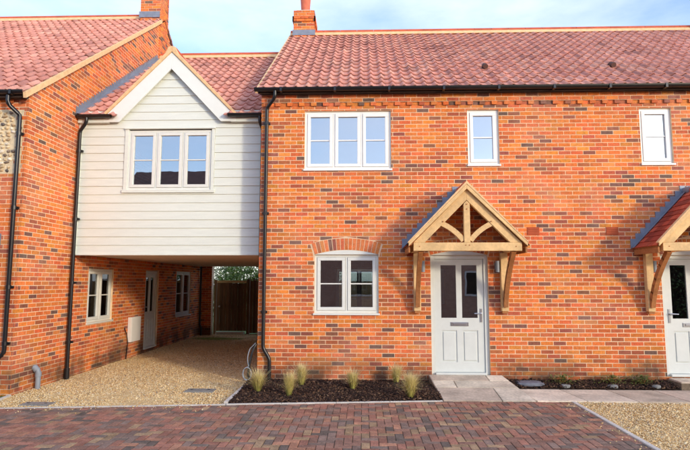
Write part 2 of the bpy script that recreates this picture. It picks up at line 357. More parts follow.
# arch over an opening: circle through the springing points
def arch(x0, x1, z, rise, thick=.215):
    h = (x1 - x0) / 2; R = (h * h + rise * rise) / (2 * rise); cx = (x0 + x1) / 2; cz = z + rise - R
    return dict(x0=x0, x1=x1, z=z, R=R, cx=cx, cz=cz, T=thick, half=math.asin(h / R))
def arch_block(A, t):
    """blocked interval of courses by the outer ring"""
    Ro = A['R'] + A['T'] + .01; dz = t - A['cz']
    sp = A['half'] + .01
    if dz >= Ro: return (A['cx'], A['cx'])
    w = math.sqrt(Ro * Ro - dz * dz)
    w = min(w, dz * math.tan(sp) + .004)
    return (A['cx'] - w, A['cx'] + w)
def arch_bricks(A, F, parent, name='arch'):
    m = MB(); n = int(round(2 * A['half'] * (A['R'] + A['T'] / 2) / .075)); da = 2 * A['half'] / n
    mm = MB(); pl = []
    for k in range(21):
        a = -A['half'] + 2 * A['half'] * k / 20; pl.append((A['cx'] + A['R'] * math.sin(a), A['cz'] + A['R'] * math.cos(a)))
    top = [(A['cx'] + (A['R'] + A['T']) * math.sin(-A['half'] + 2 * A['half'] * k / 20), A['cz'] + (A['R'] + A['T']) * math.cos(-A['half'] + 2 * A['half'] * k / 20)) for k in range(20, -1, -1)]
    o = MB()
    for k in range(20): o.prism([pl[k], pl[k + 1], top[19 - k], top[20 - k]], F, .003, -.05)
    o = o.build(name, 'mortar', parent)
    for k in range(n):
        a0 = -A['half'] + da * k + da * .09; a1 = a0 + da * .82
        q = [(A['cx'] + r * math.sin(a), A['cz'] + r * math.cos(a)) for r, a in ((A['R'] + .004, a0), (A['R'] + .004, a1), (A['R'] + A['T'] - .004, a1), (A['R'] + A['T'] - .004, a0))]
        b = MB().prism(q, F, .007 + rng.uniform(-.001, .001), -.02, brick_col((k * .9, k * .7, 1.7))); b.build('arch_brick', 'brick_attr', o)
def segment(A, F, d1, d0, parent, m='cream'):
    pts = [(A['cx'] + (A['R'] - .004) * math.sin(a), A['cz'] + (A['R'] - .004) * math.cos(a)) for a in [A['half'] * (1 - 2 * k / 16) for k in range(17)]]
    MB().prism([(A['x0'], A['z'] + .002), (A['x1'], A['z'] + .002)] + pts[1:-1], F, d1, d0).build('head_panel', m, parent)

# ------------------------------------------------------------------ roof tiles
def tile_geometry(w=.2, L=.40, amp=.024, th=.018, lift=.036, n=13):
    xs = [-.006 + (w + .014) * k / n for k in range(n + 1)]
    def h(x):
        q = (x / w + .2) % 1.0
        return -.008 * math.sin(math.pi * q / .56) if q < .56 else .036 * math.sin(math.pi * (q - .56) / .44) ** .9
    vs = []
    for x in xs: vs.append((x, 0, h(x) + lift))            # lower edge, top
    for x in xs: vs.append((x, L, h(x)))                    # head
    for x in xs: vs.append((x, .0, h(x) + lift - th))       # lower edge, bottom
    for x in xs: vs.append((x, .10, h(x) + lift - th - .006))
    N = n + 1; fs = []
    for k in range(n):
        fs.append((k, k + 1, N + k + 1, N + k)); fs.append((2 * N + k, 2 * N + k + 1, k + 1, k)); fs.append((3 * N + k, 3 * N + k + 1, 2 * N + k + 1, 2 * N + k))
    return np.array(vs), fs
TV, TF = tile_geometry()
def tile_mesh():
    me = bpy.data.meshes.new('tile'); me.from_pydata([tuple(v) for v in TV], [], TF); me.materials.append(MATS['tile_obj'])
    for i, p in enumerate(me.polygons): p.use_smooth = i % 3 == 0
    return me
TILE = tile_mesh()
def tile_col():
    r = rng.random(); k = 1 + rng.uniform(-.07, .07)
    c = lin(196, 136, 122) if r < .60 else lin(204, 148, 132) if r < .82 else lin(188, 126, 112) if r < .95 else lin(168, 116, 106)
    return tuple(v * k for v in c[:3])
def tiled_slope(roof, origin, u, v, width, length, gauge, keep=None, n_single=300, w=.2, name='tile', exact=False):
    origin, u, v = Vector(origin), Vector(u).normalized(), Vector(v).normalized(); n = u.cross(v)
    cols = int(round(width / w)); rows = int(round(length / gauge)); gauge = length / rows; sc = width / cols / w
    items = []
    for r in range(rows):
        for c in range(cols):
            p = origin + u * (c * w * sc) + v * (r * gauge)
            if keep and not keep(p + u * w / 2 + v * gauge / 2): continue
            pj = project(p); vis = pj is not None and 3 < pj[0] < 687 and 3 < pj[1] < 447
            items.append(((1 / pj[2] if vis else -1), p))
    items.sort(key=lambda q: -q[0]); rest = []
    R = Matrix(((u.x * sc, v.x, n.x, 0), (u.y * sc, v.y, n.y, 0), (u.z * sc, v.z, n.z, 0), (0, 0, 0, 1)))
    k = 0
    for wgt, p in items:
        wv = mnoise.noise(Vector((p.x * .9, p.y * .7, 3.3)))
        p = p + n * (rng.uniform(-.003, .003) + .008 * wv) + v * (rng.uniform(-.005, .005) + .006 * wv)
        if wgt > 0 and k < n_single:
            piece(name, TILE, Matrix.Translation(p) @ R, roof, tile_col()); k += 1
        else: rest.append(p)
    if rest:
        B = TV @ np.array([[u.x * sc, u.y * sc, u.z * sc], list(v), list(n)]); nV = len(TV)
        V = np.concatenate([B + np.array(p) for p in rest]); Fc = np.concatenate([np.array(TF) + i * nV for i in range(len(rest))])
        C = np.repeat(np.array([tile_col() for _ in rest]), nV, 0)
        raw_mesh('roof_tiles', V, Fc, C, 'tile_attr', roof, 'stuff')
def ridge_run(parent, x0, x1, y, z, r=.115):
    """half-round ridge tiles on a pale mortar bed"""
    MB().prism([(y - .17, z - .09), (y + .17, z - .09), (y + .10, z + .03), (y - .10, z + .03)], lambda s, t, d: (d, s, t), x1, x0).build('ridge_bedding', 'bedding', parent)
    n = max(1, int(round((x1 - x0) / .45))); st = (x1 - x0) / n
    for k in range(n):
        a, b = x0 + k * st + .004, x0 + (k + 1) * st - .004; m = MB(); seg = 8; vs = []
        for x in (a, b):
            for rr in (r, r - .018):
                for j in range(seg + 1):
                    t = math.pi * j / seg; vs.append((x, y - rr * math.cos(t), z + .01 + rr * math.sin(t) * .85))
        S = seg + 1; fs = []
        for j in range(seg): fs += [(j, j + 1, 2 * S + j + 1, 2 * S + j), (S + j, 3 * S + j, 3 * S + j + 1, S + j + 1), (j, S + j, S + j + 1, j + 1), (2 * S + j, 2 * S + j + 1, 3 * S + j + 1, 3 * S + j)]
        m.mesh(vs, fs); m.build('ridge_tile', 'ridge', parent)
def gutter(parent, x0, x1, y, z, r=.062, fascia=True, brackets=True):
    """half-round gutter running along x: y is its back edge"""
    m = MB(); seg = 8; prof = [(y - r - r * math.cos(math.pi * j / seg), z - r * math.sin(math.pi * j / seg) * 1.0) for j in range(seg + 1)] 
    prof = prof + [(p[0] + (.006 if j == 0 else -.006 if j == seg else 0), p[1] + (.008 if 0 < j < seg else 0)) for j, p in reversed(list(enumerate(prof)))]
    n = len(prof); vs = [(x, a, b) for x in (x0, x1) for a, b in prof]
    m.mesh(vs, [(k, (k + 1) % n, n + (k + 1) % n, n + k) for k in range(n)])
    for x in (x0, x1):
        m.face([(x, a, b) for a, b in prof[:seg + 1]])
    g = m.build('gutter', 'black', parent)
    if brackets:
        k = 0; x = x0 + .5
        while x < x1 - .2:
            MB().box(x - .02, x + .02, y - 2 * r - .008, y + .0, z - r - .012, z + .004).build('gutter_bracket', 'black', g); x += 1.0
    return g
def pipe(parent, pts, r=.034, clips=(), wall_y=None):
    # round the bends a little
    P = [Vector(p) for p in pts]; q = [P[0]]
    for i in range(1, len(P) - 1):
        a = (P[i - 1] - P[i]); b = (P[i + 1] - P[i]); k = min(.05, a.length * .4, b.length * .4)
        q += [P[i] + a.normalized() * k, P[i] + (a.normalized() + b.normalized()) * k * .25, P[i] + b.normalized() * k]
    q.append(P[-1])
    o = MB().tube(q, r, 12).build('downpipe', 'black', parent, smooth=True)
    for (x, y, z) in clips:
        c = MB().tube([(x, y, z - .03), (x, y, z + .03)], r + .008, 12); c.box(x - .06, x + .06, y + r * .6, y + r + .03, z - .02, z + .02); c.build('pipe_clip', 'black', o)
    return o

# ------------------------------------------------------------------ windows and doors
def window(parent, F, s0, s1, t0, t1, lights, fm='white', gm='glass', rec=.035, sill=True, bar_frac=.5, sill_ext=.02, pane_in=.058, name='window', handle_at=None):
    fw = .045
    f = MB()
    for a in ((s0, s1, t0, t0 + fw), (s0, s1, t1 - fw, t1)): f.rect(F, *a, -rec, -rec - .07)
    for a in ((s0, s0 + fw), (s1 - fw, s1)): f.rect(F, *a, t0 + fw, t1 - fw, -rec, -rec - .07)
    W = (s1 - s0 - 2 * fw - (lights - 1) * .035) / lights
    for k in range(1, lights): f.rect(F, s0 + fw + k * W + (k - 1) * .035, s0 + fw + k * W + k * .035, t0 + fw, t1 - fw, -rec, -rec - .07)
    w = f.build(name, fm, parent, bevel=.004)
    for k in range(lights):
        a0 = s0 + fw + k * (W + .035); a1 = a0 + W; b0, b1 = t0 + fw, t1 - fw; c = MB(); g = .004; cw = pane_in
        a0 += g; a1 -= g; b0 += g; b1 -= g
        c.rect(F, a0, a1, b0, b0 + cw, -rec + .014, -rec - .05); c.rect(F, a0, a1, b1 - cw, b1, -rec + .014, -rec - .05)
        c.rect(F, a0, a0 + cw, b0 + cw, b1 - cw, -rec + .014, -rec - .05); c.rect(F, a1 - cw, a1, b0 + cw, b1 - cw, -rec + .014, -rec - .05)
        c.build('casement', fm, w, bevel=.004)
        zb = b0 + (b1 - b0) * bar_frac
        MB().rect(F, a0 + cw, a1 - cw, zb - .011, zb + .011, -rec - .004, -rec - .018).build('glazing_bar', fm, w)
        MB().rect(F, a0 + cw - .004, a1 - cw + .004, b0 + cw - .004, b1 - cw + .004, -rec - .022, -rec - .024).build('pane', gm, w)
    if sill: MB().rect(F, s0 - sill_ext, s1 + sill_ext, t0 - .035, t0 - .001, .035, -rec - .06).build('sill', fm, w, bevel=.004)
    return w
def door(parent, F, s0, s1, t0, t1, handle_right=True, fm='sage', rec=.05, letter=True, furn='steel', gm='glass_low'):
    fw = .07; d = MB(); a0, a1, b0, b1 = s0 + fw + .004, s1 - fw - .004, t0 + .045, t1 - fw - .004
    w = a1 - a0; h = b1 - b0; st = .115; mid = .10
    pz0, pz1 = b0 + h * .475, b1 - .105
    xs = [a0, a0 + st, (a0 + a1) / 2 - mid / 2, (a0 + a1) / 2 + mid / 2, a1 - st, a1]
    qz0, qz1 = b0 + h * .085, b0 + h * .365
    slab_with_holes(d, F, a0, a1, b0, b1, [(xs[1], xs[2], pz0, pz1), (xs[3], xs[4], pz0, pz1), (xs[1], xs[2], qz0, qz1), (xs[3], xs[4], qz0, qz1)], -rec - .012, -rec - .056)
    o = d.build('door', fm, parent, bevel=.004)
    f = MB(); f.rect(F, s0, s0 + fw, t0, t1, -rec + .01, -rec - .08); f.rect(F, s1 - fw, s1, t0, t1, -rec + .01, -rec - .08); f.rect(F, s0 + fw, s1 - fw, t1 - fw, t1, -rec + .01, -rec - .08)
    f.build('door_frame', fm, o, bevel=.004)
    MB().rect(F, s0 + fw, s1 - fw, t0, t0 + .04, .02, -rec - .08).build('threshold', fm, o, bevel=.004)
    for i in (1, 3):
        MB().rect(F, xs[i] - .004, xs[i + 1] + .004, pz0 - .004, pz1 + .004, -rec - .030, -rec - .034).build('pane', gm, o)
        p = MB().rect(F, xs[i] - .002, xs[i + 1] + .002, qz0 - .002, qz1 + .002, -rec - .026, -rec - .05)
        p.build('panel', fm, o); MB().rect(F, xs[i] + .03, xs[i + 1] - .03, qz0 + .03, qz1 - .03, -rec - .012, -rec - .027).build('raised_panel', fm, o, bevel=.01)
    if letter:
        zc = (pz0 + qz1) / 2; l = MB(); l.rect(F, (a0 + a1) / 2 - .16, (a0 + a1) / 2 + .16, zc - .035, zc + .035, -rec + .0, -rec - .013); l.rect(F, (a0 + a1) / 2 - .12, (a0 + a1) / 2 + .12, zc - .018, zc + .018, -rec + .008, -rec - .001)
        l.build('letter_plate', furn, o, bevel=.003)
    hx = a1 - .055 if handle_right else a0 + .055; sg = -1 if handle_right else 1; hz = b0 + 1.0
    hm = MB(); hm.rect(F, hx - .018, hx + .018, hz - .12, hz + .12, -rec - .0, -rec - .013)
    hm.tube([F(hx, hz + .04, -rec), F(hx, hz + .04, -rec + .05), F(hx + sg * .02, hz + .04, -rec + .055), F(hx + sg * .13, hz + .035, -rec + .055)], .010, 8)
    hm.build('handle', furn, o, smooth=False)
    return o
def wall_light(parent, F, s, t):
    m = MB(); m.rect(F, s - .035, s + .035, t - .06, t + .06, .02, .0); o = m.build('wall_light', 'grey_plastic', parent)
    MB().tube([F(s, t - .11, .075), F(s, t + .09, .075)], .036, 14).build('lamp_tube', 'grey_plastic', o, smooth=True)
    MB().tube([F(s, t - .0, .018), F(s, t - .0, .05)], .012, 8).build('bracket_arm', 'steel', o)

def lead_step(parent, F, p0, p1, wdt, steps, name='flashing'):
    """stepped lead flashing on a wall along the line p0->p1 (wall coordinates), rising above it"""
    m = MB()
    for k in range(steps):
        a = k / steps; b = (k + 1) / steps
        x0, z0 = p0[0] + (p1[0] - p0[0]) * a, p0[1] + (p1[1] - p0[1]) * a
        x1, z1 = p0[0] + (p1[0] - p0[0]) * b, p0[1] + (p1[1] - p0[1]) * b
        top = max(z0, z1) + wdt * .55 + rng.uniform(-.004, .004)
        m.prism([(x0, z0 - .02), (x1, z1 - .02), (x1, top), (x0, top)], F, .014 + .002 * (k % 2), .0005)
    return m.build(name, 'lead', parent)

# ================================================================== the setting: ground
G = -.17
def edge_y(x):                       # far edge of the block paving
    return -1.66 + .112 * (x + .0) if x < 3.0 else -1.324 + .015 * (x - 3.0)
gm_ = MB(); gm_.box(-300, 300, -300, 300, G - .30, G - .12)
tag(gm_.build('ground', 'earth'), 'bare earth lying under the paving and out to the horizon', kind='structure')

# block paving, 90 degree herringbone
PAVE = [(-60, -60), (5.02, -60), (5.02, edge_y(5.02)), (3.0, edge_y(3.0)), (-60, edge_y(-60))]
pm = MB(); pm.prism([(-9, -6.4), (5.02, -6.4), (5.02, edge_y(5.02)), (3.0, edge_y(3.0)), (-9, edge_y(-9))], lambda s, t, d: (s, t, d), G - .012, G - .1)
paving = pm.build('block_paving', 'joint'); tag(paving, 'red and charcoal herringbone block paving across the front of the houses', kind='structure')
far = MB(); far.prism([(-40, -14.8), (40, -14.8), (40, -6.402), (-40, -6.402)], lambda s, t, d: (s, t, d), G - .003, G - .1)
far.prism([(-40, -6.4), (-9.002, -6.4), (-9.002, edge_y(-9)), (-40, edge_y(-9))], lambda s, t, d: (s, t, d), G - .003, G - .1)
brick_texture('far_paving', lin(140, 72, 60), lin(92, 72, 70), lin(90, 80, 70), .9)
tag(far.build('road', 'far_paving'), 'brindled paving of the street behind the viewer', kind='structure')
def paver_col():
    r = rng.random(); k = 1 + rng.uniform(-.2, .2)
    c = lin(158, 110, 92) if r < .24 else lin(146, 110, 94) if r < .50 else lin(166, 120, 96) if r < .62 else lin(132, 110, 98) if r < .80 else lin(114, 100, 90) if r < .89 else lin(162, 134, 104)
    return tuple(v * k for v in c[:3])
pav = []
B = .1; g = .007
for i in range(-100, 60):
    for j in range(-80, -6):
        k = (i - j) % 4
        if k == 0: r0 = (i * B, j * B, (i + 2) * B, (j + 1) * B)
        elif k == 3: r0 = (i * B, j * B, (i + 1) * B, (j + 2) * B)     # upright stone starts where the row pattern leaves a gap
        else: continue
        pav.append(r0)
PAVERS = []
for (x0, y0, x1, y1) in pav:
    if x1 < -9 or x0 > 5.1 or y1 < -6.4: continue
    poly = [(x0 + g / 2, y0 + g / 2), (x1 - g / 2, y0 + g / 2), (x1 - g / 2, y1 - g / 2), (x0 + g / 2, y1 - g / 2)]
    full0 = list(poly)
    poly = clip(poly, 1, 0, 4.985); 
    if len(poly) > 2: poly = clip(poly, -1, 0, 9.0)
    if len(poly) > 2: poly = clip(poly, 0, -1, 6.4)
    if len(poly) > 2:
        if poly[0][0] < 3.0: poly = clip(poly, -.112, 1, -1.66 - .03)
        else: poly = clip(poly, -.015, 1, -1.324 - .015 * 3 - .008)
    if len(poly) < 3 or area(poly) < 4e-4: continue
    PAVERS.append((poly, poly == full0, (x1 - x0) > (y1 - y0)))
def paver_mesh(w, d):
    m = MB(); m.box(-w / 2, w / 2, -d / 2, d / 2, -.05, 0); me = bpy.data.meshes.new('paver'); me.from_pydata(m.v, [], m.f)
    bm = bmesh.new(); bm.from_mesh(me); bmesh.ops.recalc_face_normals(bm, faces=bm.faces)
    bmesh.ops.bevel(bm, geom=[e for e in bm.edges if all(v.co.z > -.01 for v in e.verts)], offset=.005, segments=1, affect='EDGES'); bm.to_mesh(me); bm.free()
    me.materials.append(MATS['paver_obj']); return me
PVH, PVV = paver_mesh(.193, .093), paver_mesh(.093, .193)
cand = []; rest = []
for poly, full, hor in PAVERS:
    cx = sum(p[0] for p in poly) / len(poly); cy = sum(p[1] for p in poly) / len(poly); p = project((cx, cy, G))
    if full and p and 3 < p[0] < 687 and p[1] < 449: cand.append((p[2], cx, cy, hor, poly))
    else: rest.append(poly)
cand.sort(key=lambda q: q[0])
for d_, cx, cy, hor, poly in cand[:300]:
    piece('paver', PVH if hor else PVV, Matrix.Translation((cx, cy, G + rng.uniform(-.003, .003))) @ Matrix.Rotation(rng.uniform(-.008, .008), 4, 'Z') @ Matrix.Rotation(rng.uniform(-.01, .01), 4, 'X'), paving, paver_col())
m = MB()
for poly in rest + [c[4] for c in cand[300:]]:
    cx = sum(p[0] for p in poly) / len(poly); cy = sum(p[1] for p in poly) / len(poly); dz = rng.uniform(-.003, .003); n = len(poly)
    inn = [(cx + (a - cx) * (1 - .06), cy + (b - cy) * (1 - .06)) for a, b in poly]
    vs = [(a, b, G + dz) for a, b in inn] + [(a, b, G + dz - .004) for a, b in poly] + [(a, b, G - .03) for a, b in poly]
    fs = [tuple(range(n))] + [(k + o, n + k + o, n + (k + 1) % n + o, (k + 1) % n + o) for o in (0, n) for k in range(n)]
    m.mesh(vs, fs, paver_col())
m.build('pavers', 'paver_attr', paving, kind='stuff')

# kerbs (pale concrete edging)
def kerb(name, p, q, w, z, label):
    p, q = Vector((*p, z - .1)), Vector((*q, z - .1)); n = max(1, int(round((q - p).length / .9))); m0 = None; root = None
    for k in range(n):
        a, b = p.lerp(q, k / n), p.lerp(q, (k + 1) / n); d = (b - a).normalized() * .002
        o = MB().bar(a + d, b - d, w, .2); o = o.build('kerb_stone' if root else name, 'concrete', root, bevel=.006)
        if root is None: root = o
    tag(root, label, kind='structure'); return root
kerb('kerb', (-3.75, edge_y(-3.75) + .01), (-.215, edge_y(-.215) + .01), .05, G + .006, 'thin pale edging strip between golden gravel and block paving')
kerb('kerb', (-.205, edge_y(-.2) + .01), (3.04, edge_y(3.0) + .01), .05, G + .012, 'thin pale edging strip along front of bark planting bed')
kerb('kerb', (-.225, edge_y(-.2) + .05), (-.225, -.10), .06, G + .035, 'pale edging strip between carport gravel and bark planting bed')
kerb('kerb', (5.02, edge_y(5.0) - .01), (5.02, -6.4), .06, G + .012, 'pale edging strip between block paving and gravel in front of second door')
kerb('kerb', (-3.70, -1.985), (-3.80, -1.20), .05, G + .02, 'short pale edging strip beside grass at corner of flint panelled house')

# gravel beds
GL = [(-3.73, edge_y(-3.73) + .035), (-.255, edge_y(-.25) + .035), (-.255, -.05), (-.1, -.05), (-.1, 9.1), (-3.83, 9.1), (-3.83, -1.2)]
GR = [(5.05, -6.4), (14, -6.4), (14, -1.31), (5.05, -1.31)]
def inside(poly, X, Y):
    r = np.zeros(len(X), bool); n = len(poly)
    for i in range(n):
        (x0, y0), (x1, y1) = poly[i], poly[(i + 1) % n]
        c = ((y0 > Y) != (y1 > Y)) & (X < (x1 - x0) * (Y - y0) / (y1 - y0 + 1e-12) + x0); r ^= c
    return r
OCT = np.array([(1, 0, 0), (-1, 0, 0), (0, 1, 0), (0, -1, 0), (0, 0, 1), (0, 0, -1)], float)
OF = np.array([(0, 2, 4), (2, 1, 4), (1, 3, 4), (3, 0, 4), (2, 0, 5), (1, 2, 5), (3, 1, 5), (0, 3, 5)])
def scatter(poly, dens, size, zfun, palette, weights, flat=.6, fall=None):
    P = np.array(poly); lo, hi = P.min(0), P.max(0); n = int((hi[0] - lo[0]) * (hi[1] - lo[1]) * dens)
    X = nrg.uniform(lo[0], hi[0], n); Y = nrg.uniform(lo[1], hi[1], n); k = inside(poly, X, Y)
    if fall is not None: k &= nrg.random(n) < fall(X, Y)
    X, Y = X[k], Y[k]; n = len(X); sz = size * nrg.uniform(.5, 1.2, n) * np.where(nrg.random(n) < .06, 1.6, 1.)
    A = nrg.uniform(0, 2 * np.pi, n); sx = sz * nrg.uniform(.8, 1.5, n); sy = sz * nrg.uniform(.7, 1.1, n); sz_ = sz * flat
    V = OCT[None] * np.stack([sx, sy, sz_], 1)[:, None, :]; V = V + nrg.normal(0, .12, V.shape) * sz[:, None, None]
    tl = nrg.normal(0, .35, (n, 2)); V[:, :, 2] += V[:, :, 0] * tl[:, :1] + V[:, :, 1] * tl[:, 1:]
    c, s = np.cos(A)[:, None], np.sin(A)[:, None]; x = V[:, :, 0] * c - V[:, :, 1] * s; y = V[:, :, 0] * s + V[:, :, 1] * c
    V = np.stack([x + X[:, None], y + Y[:, None], V[:, :, 2] + (zfun(X, Y) + nrg.uniform(-.3, .5, n) * sz)[:, None]], 2).reshape(-1, 3)
    F_ = (OF[None] + (np.arange(n) * 6)[:, None, None]).reshape(-1, 3)
    ci = nrg.choice(len(palette), n, p=np.array(weights) / sum(weights)); C = np.array([p[:3] for p in palette])[ci] * nrg.uniform(.86, 1.14, (n, 1)); C = np.repeat(C, 6, 0)
    return V, F_, C
GP = [lin(234, 210, 160), lin(224, 192, 136), lin(208, 168, 114), lin(240, 224, 188), lin(182, 142, 100), lin(156, 140, 122)]
GWT = [32, 28, 15, 14, 6, 4]
lump = lambda X, Y: .012 * np.sin(2.1 * X + .7 * Y) * np.sin(1.3 * Y + .4) + .006 * np.sin(5.3 * X - 4.1 * Y)
for nm, poly, lab, fall in (('gravel', GL, 'golden gravel running from the paving through the carport to the gate', lambda X, Y: np.clip(1.25 - Y * .12, .3, 1)),
                            ('gravel', GR, 'golden gravel patch beyond the pale edging in front of second door', lambda X, Y: np.where((Y > -4.6) & (X < 9), 1., .35))):
    b = MB(); b.prism(poly, lambda s, t, d: (s, t, d), G - .014, G - .1); o = b.build(nm, 'gravel_bed'); tag(o, lab, 'gravel', kind='stuff')
    V, F_, C = scatter(poly, 3300, .011, lambda X, Y: G - .012 + lump(X, Y) * .55, GP, GWT, .6, fall); strip = [(-3.7, edge_y(-3.7) - .55), (-.25, edge_y(-.25) - .55), (-.25, edge_y(-.25)), (-3.7, edge_y(-3.7))] if poly is GL else [(4.5, -4.2), (4.98, -4.2), (4.98, -1.4), (4.5, -1.4)]
    V2, F2, C2 = scatter(strip, 260, .0105, lambda X, Y: G + .004 + 0 * X, GP, GWT, .6, (lambda X, Y: np.exp((Y - (-1.66 + .112 * X)) * 7)) if poly is GL else (lambda X, Y: np.exp((X - 4.98) * 8)))
    V, F_, C = np.concatenate([V, V2]), np.concatenate([F_, F2 + len(V)]), np.concatenate([C, C2])
    raw_mesh('stones', V, F_, C, 'gravel', o, 'stuff')

# slab path to the first door, ramped slightly up to the threshold
def slab_piece(parent, poly, zf, th=.04):
    cx = sum(p[0] for p in poly) / len(poly); cy = sum(p[1] for p in poly) / len(poly)
    m = MB(); n = len(poly); vs = [(a - cx, b - cy, zf(a, b) - zf(cx, cy)) for a, b in poly] + [(a - cx, b - cy, zf(a, b) - zf(cx, cy) - th) for a, b in poly]
    me = bpy.data.meshes.new('slab'); me.from_pydata(vs, [], [tuple(range(n)), tuple(range(2 * n - 1, n - 1, -1))] + [(k, n + k, n + (k + 1) % n, (k + 1) % n) for k in range(n)])
    bm = bmesh.new(); bm.from_mesh(me); bmesh.ops.recalc_face_normals(bm, faces=bm.faces); bmesh.ops.bevel(bm, geom=list(bm.edges), offset=.005, segments=2, affect='EDGES'); bm.to_mesh(me); bm.free()
    me.materials.append(MATS['slab']); t = rng.uniform(.86, 1.12); c = lin(*rng.choice([(206, 194, 174), (198, 184, 164), (214, 202, 182), (188, 172, 154)]))
    piece('slab', me, Matrix.Translation((cx, cy, zf(cx, cy) + rng.uniform(-.002, .002))), parent, tuple(v * t for v in c[:3]))
def ramp(x, y): return .012 + (.012 - (G + .014)) * min(0, y) / 1.31
def q4(xa, xb, xc, xd, ya, yb): return [(xa, ya), (xb, ya), (xc, yb), (xd, yb)]      # near edge xa..xb at ya, far edge xd..xc at yb
def base(parts, name, label, zf):
    m = MB()
    for poly in parts:
        n = len(poly); m.mesh([(a, b, zf(a, b) - .025) for a, b in poly] + [(a, b, G - .1) for a, b in poly], [tuple(range(n)), tuple(range(2 * n - 1, n - 1, -1))] + [(k, n + k, n + (k + 1) % n, (k + 1) % n) for k in range(n)])
    o = m.build(name, 'joint'); tag(o, label, kind='structure'); return o
p1 = base([q4(3.05, 4.46, 4.27, 2.98, -1.30, -.02)], 'path', 'sandstone slab path leading up to the door below first oak porch', ramp)
j = .006
xl = lambda y: 2.98 + (3.05 - 2.98) * (y / -1.30); xr = lambda y: 4.27 + (4.46 - 4.27) * (y / -1.30)
for ya, yb, cut in ((-1.31, -.70, 3.95), (-.70, -.34, 3.37), (-.34, -.02, 3.98)):
    slab_piece(p1, q4(xl(ya) + j, cut - j, cut - j, xl(yb) + j, ya + j, yb - j), ramp); slab_piece(p1, q4(cut + j, xr(ya) - j, xr(yb) - j, cut + j, ya + j, yb - j), ramp)
flat = lambda x, y: G + .016
p2 = base([[(4.47, -1.30), (14, -1.30), (14, -.40), (4.34, -.40)]], 'path', 'row of sandstone slabs running along front of the narrow bed', flat)
x = 4.47
for k in range(12):
    x1 = 5.23 + .77 * k - j; xa = x + j
    slab_piece(p2, [(xa, -1.305), (x1, -1.305), (x1 - .10, -.405), (xa - .10, -.405)], flat); x = x1 + j
p3 = base([[(7.16, -.39), (8.5, -.39), (8.5, -.02), (7.12, -.02)]], 'path', 'sandstone slabs stepping up to the second door', lambda x, y: -.02)
for a, b in ((7.16, 7.78), (7.79, 8.5)): slab_piece(p3, [(a, -.385), (b, -.385), (b, -.02), (a, -.02)], lambda x, y: -.02 + .02 * (y + .02))

# bark mulch beds
BP = [lin(62, 44, 36), lin(84, 60, 46), lin(46, 34, 30), lin(110, 82, 62), lin(140, 112, 88)]
def mulch(poly, label, ztop, fr=None):
    P = np.array(poly); b = MB(); n = 16
    lo, hi = P.min(0), P.max(0); zf = lambda X, Y: ztop(X, Y)
    b.prism(poly, lambda s, t, d: (s, t, d), G - .01, G - .1); o = b.build('bark_mulch', 'soil'); tag(o, label, 'bark mulch', kind='stuff')
    nx, ny = max(3, int((hi[0] - lo[0]) / .06)), max(3, int((hi[1] - lo[1]) / .06)); vs = []; fs = []
    for a in range(nx + 1):
        for c in range(ny + 1):
            X = lo[0] + (hi[0] - lo[0]) * a / nx; y0_ = fr(X) if fr else lo[1]; Y = y0_ + (hi[1] - y0_) * c / ny; e = 0 < a < nx and 0 < c < ny
            vs.append((X, Y, float(zf(np.array([X]), np.array([Y]))[0]) + (rng.uniform(-.012, .012) if e else -.02)))
    for a in range(nx):
        for c in range(ny): k = a * (ny + 1) + c; fs.append((k, k + ny + 1, k + ny + 2, k + 1))
    MB().mesh(vs, fs).build('soil_surface', 'soil', o, smooth=True, kind='stuff')
    N = int((hi[0] - lo[0]) * (hi[1] - lo[1]) * 2100); X = nrg.uniform(lo[0], hi[0], N); Y = nrg.uniform(lo[1], hi[1], N); k = inside(poly, X, Y); X, Y = X[k], Y[k]; N = len(X)
    box = np.array([(sx, sy, sz) for sz in (-1, 1) for sy in (-1, 1) for sx in (-1, 1)], float); bf = np.array([(0, 2, 3, 1), (4, 5, 7, 6), (0, 1, 5, 4), (2, 6, 7, 3), (0, 4, 6, 2), (1, 3, 7, 5)])
    V = box[None] * np.stack([nrg.uniform(.008, .034, N), nrg.uniform(.004, .012, N), nrg.uniform(.002, .005, N)], 1)[:, None]
    V = V * (1 + nrg.normal(0, .18, V.shape)); A, T, R = nrg.uniform(0, 2 * np.pi, N), nrg.normal(0, .45, N), nrg.normal(0, .4, N)
    x, y, z = V[..., 0], V[..., 1], V[..., 2]; T_, R_ = T[:, None], R[:, None]
    x, z = x * np.cos(T_) - z * np.sin(T_), x * np.sin(T_) + z * np.cos(T_); y, z = y * np.cos(R_) - z * np.sin(R_), y * np.sin(R_) + z * np.cos(R_)
    c, s = np.cos(A)[:, None], np.sin(A)[:, None]; x, y = x * c - y * s, x * s + y * c
    V = np.stack([x + X[:, None], y + Y[:, None], z + (zf(X, Y) + nrg.uniform(0, .018, N))[:, None]], 2).reshape(-1, 3); F_ = (bf[None] + (np.arange(N) * 8)[:, None, None]).reshape(-1, 4)
    C = np.repeat(np.array([p[:3] for p in BP])[nrg.choice(5, N, p=[.34, .28, .22, .1, .06])] * nrg.uniform(.7, 1.25, (N, 1)), 8, 0)
    raw_mesh('bark_chips', V, F_, C, 'bark', o, 'stuff')
mulch([(-.19, edge_y(-.19) + .04), (3.04, edge_y(3.0) + .02), (2.97, -.005), (-.19, -.005)], 'dark bark mulch bed with grass tufts below the ground floor window',
      lambda X, Y: G - .005 + .065 * np.clip((Y + 1.66) / 1.2, 0, 1) + .012 * np.sin(7 * X) * np.sin(5 * Y), lambda x: edge_y(x) + .045)
mulch([(4.33, -.385), (7.13, -.385), (7.13, -.005), (4.29, -.005)], 'narrow strip of dark bark mulch between the two oak porches',
      lambda X, Y: G + .03 + .07 * np.clip((Y + .4) / .4, 0, 1) + .012 * np.sin(7 * X) * np.sin(5 * Y))
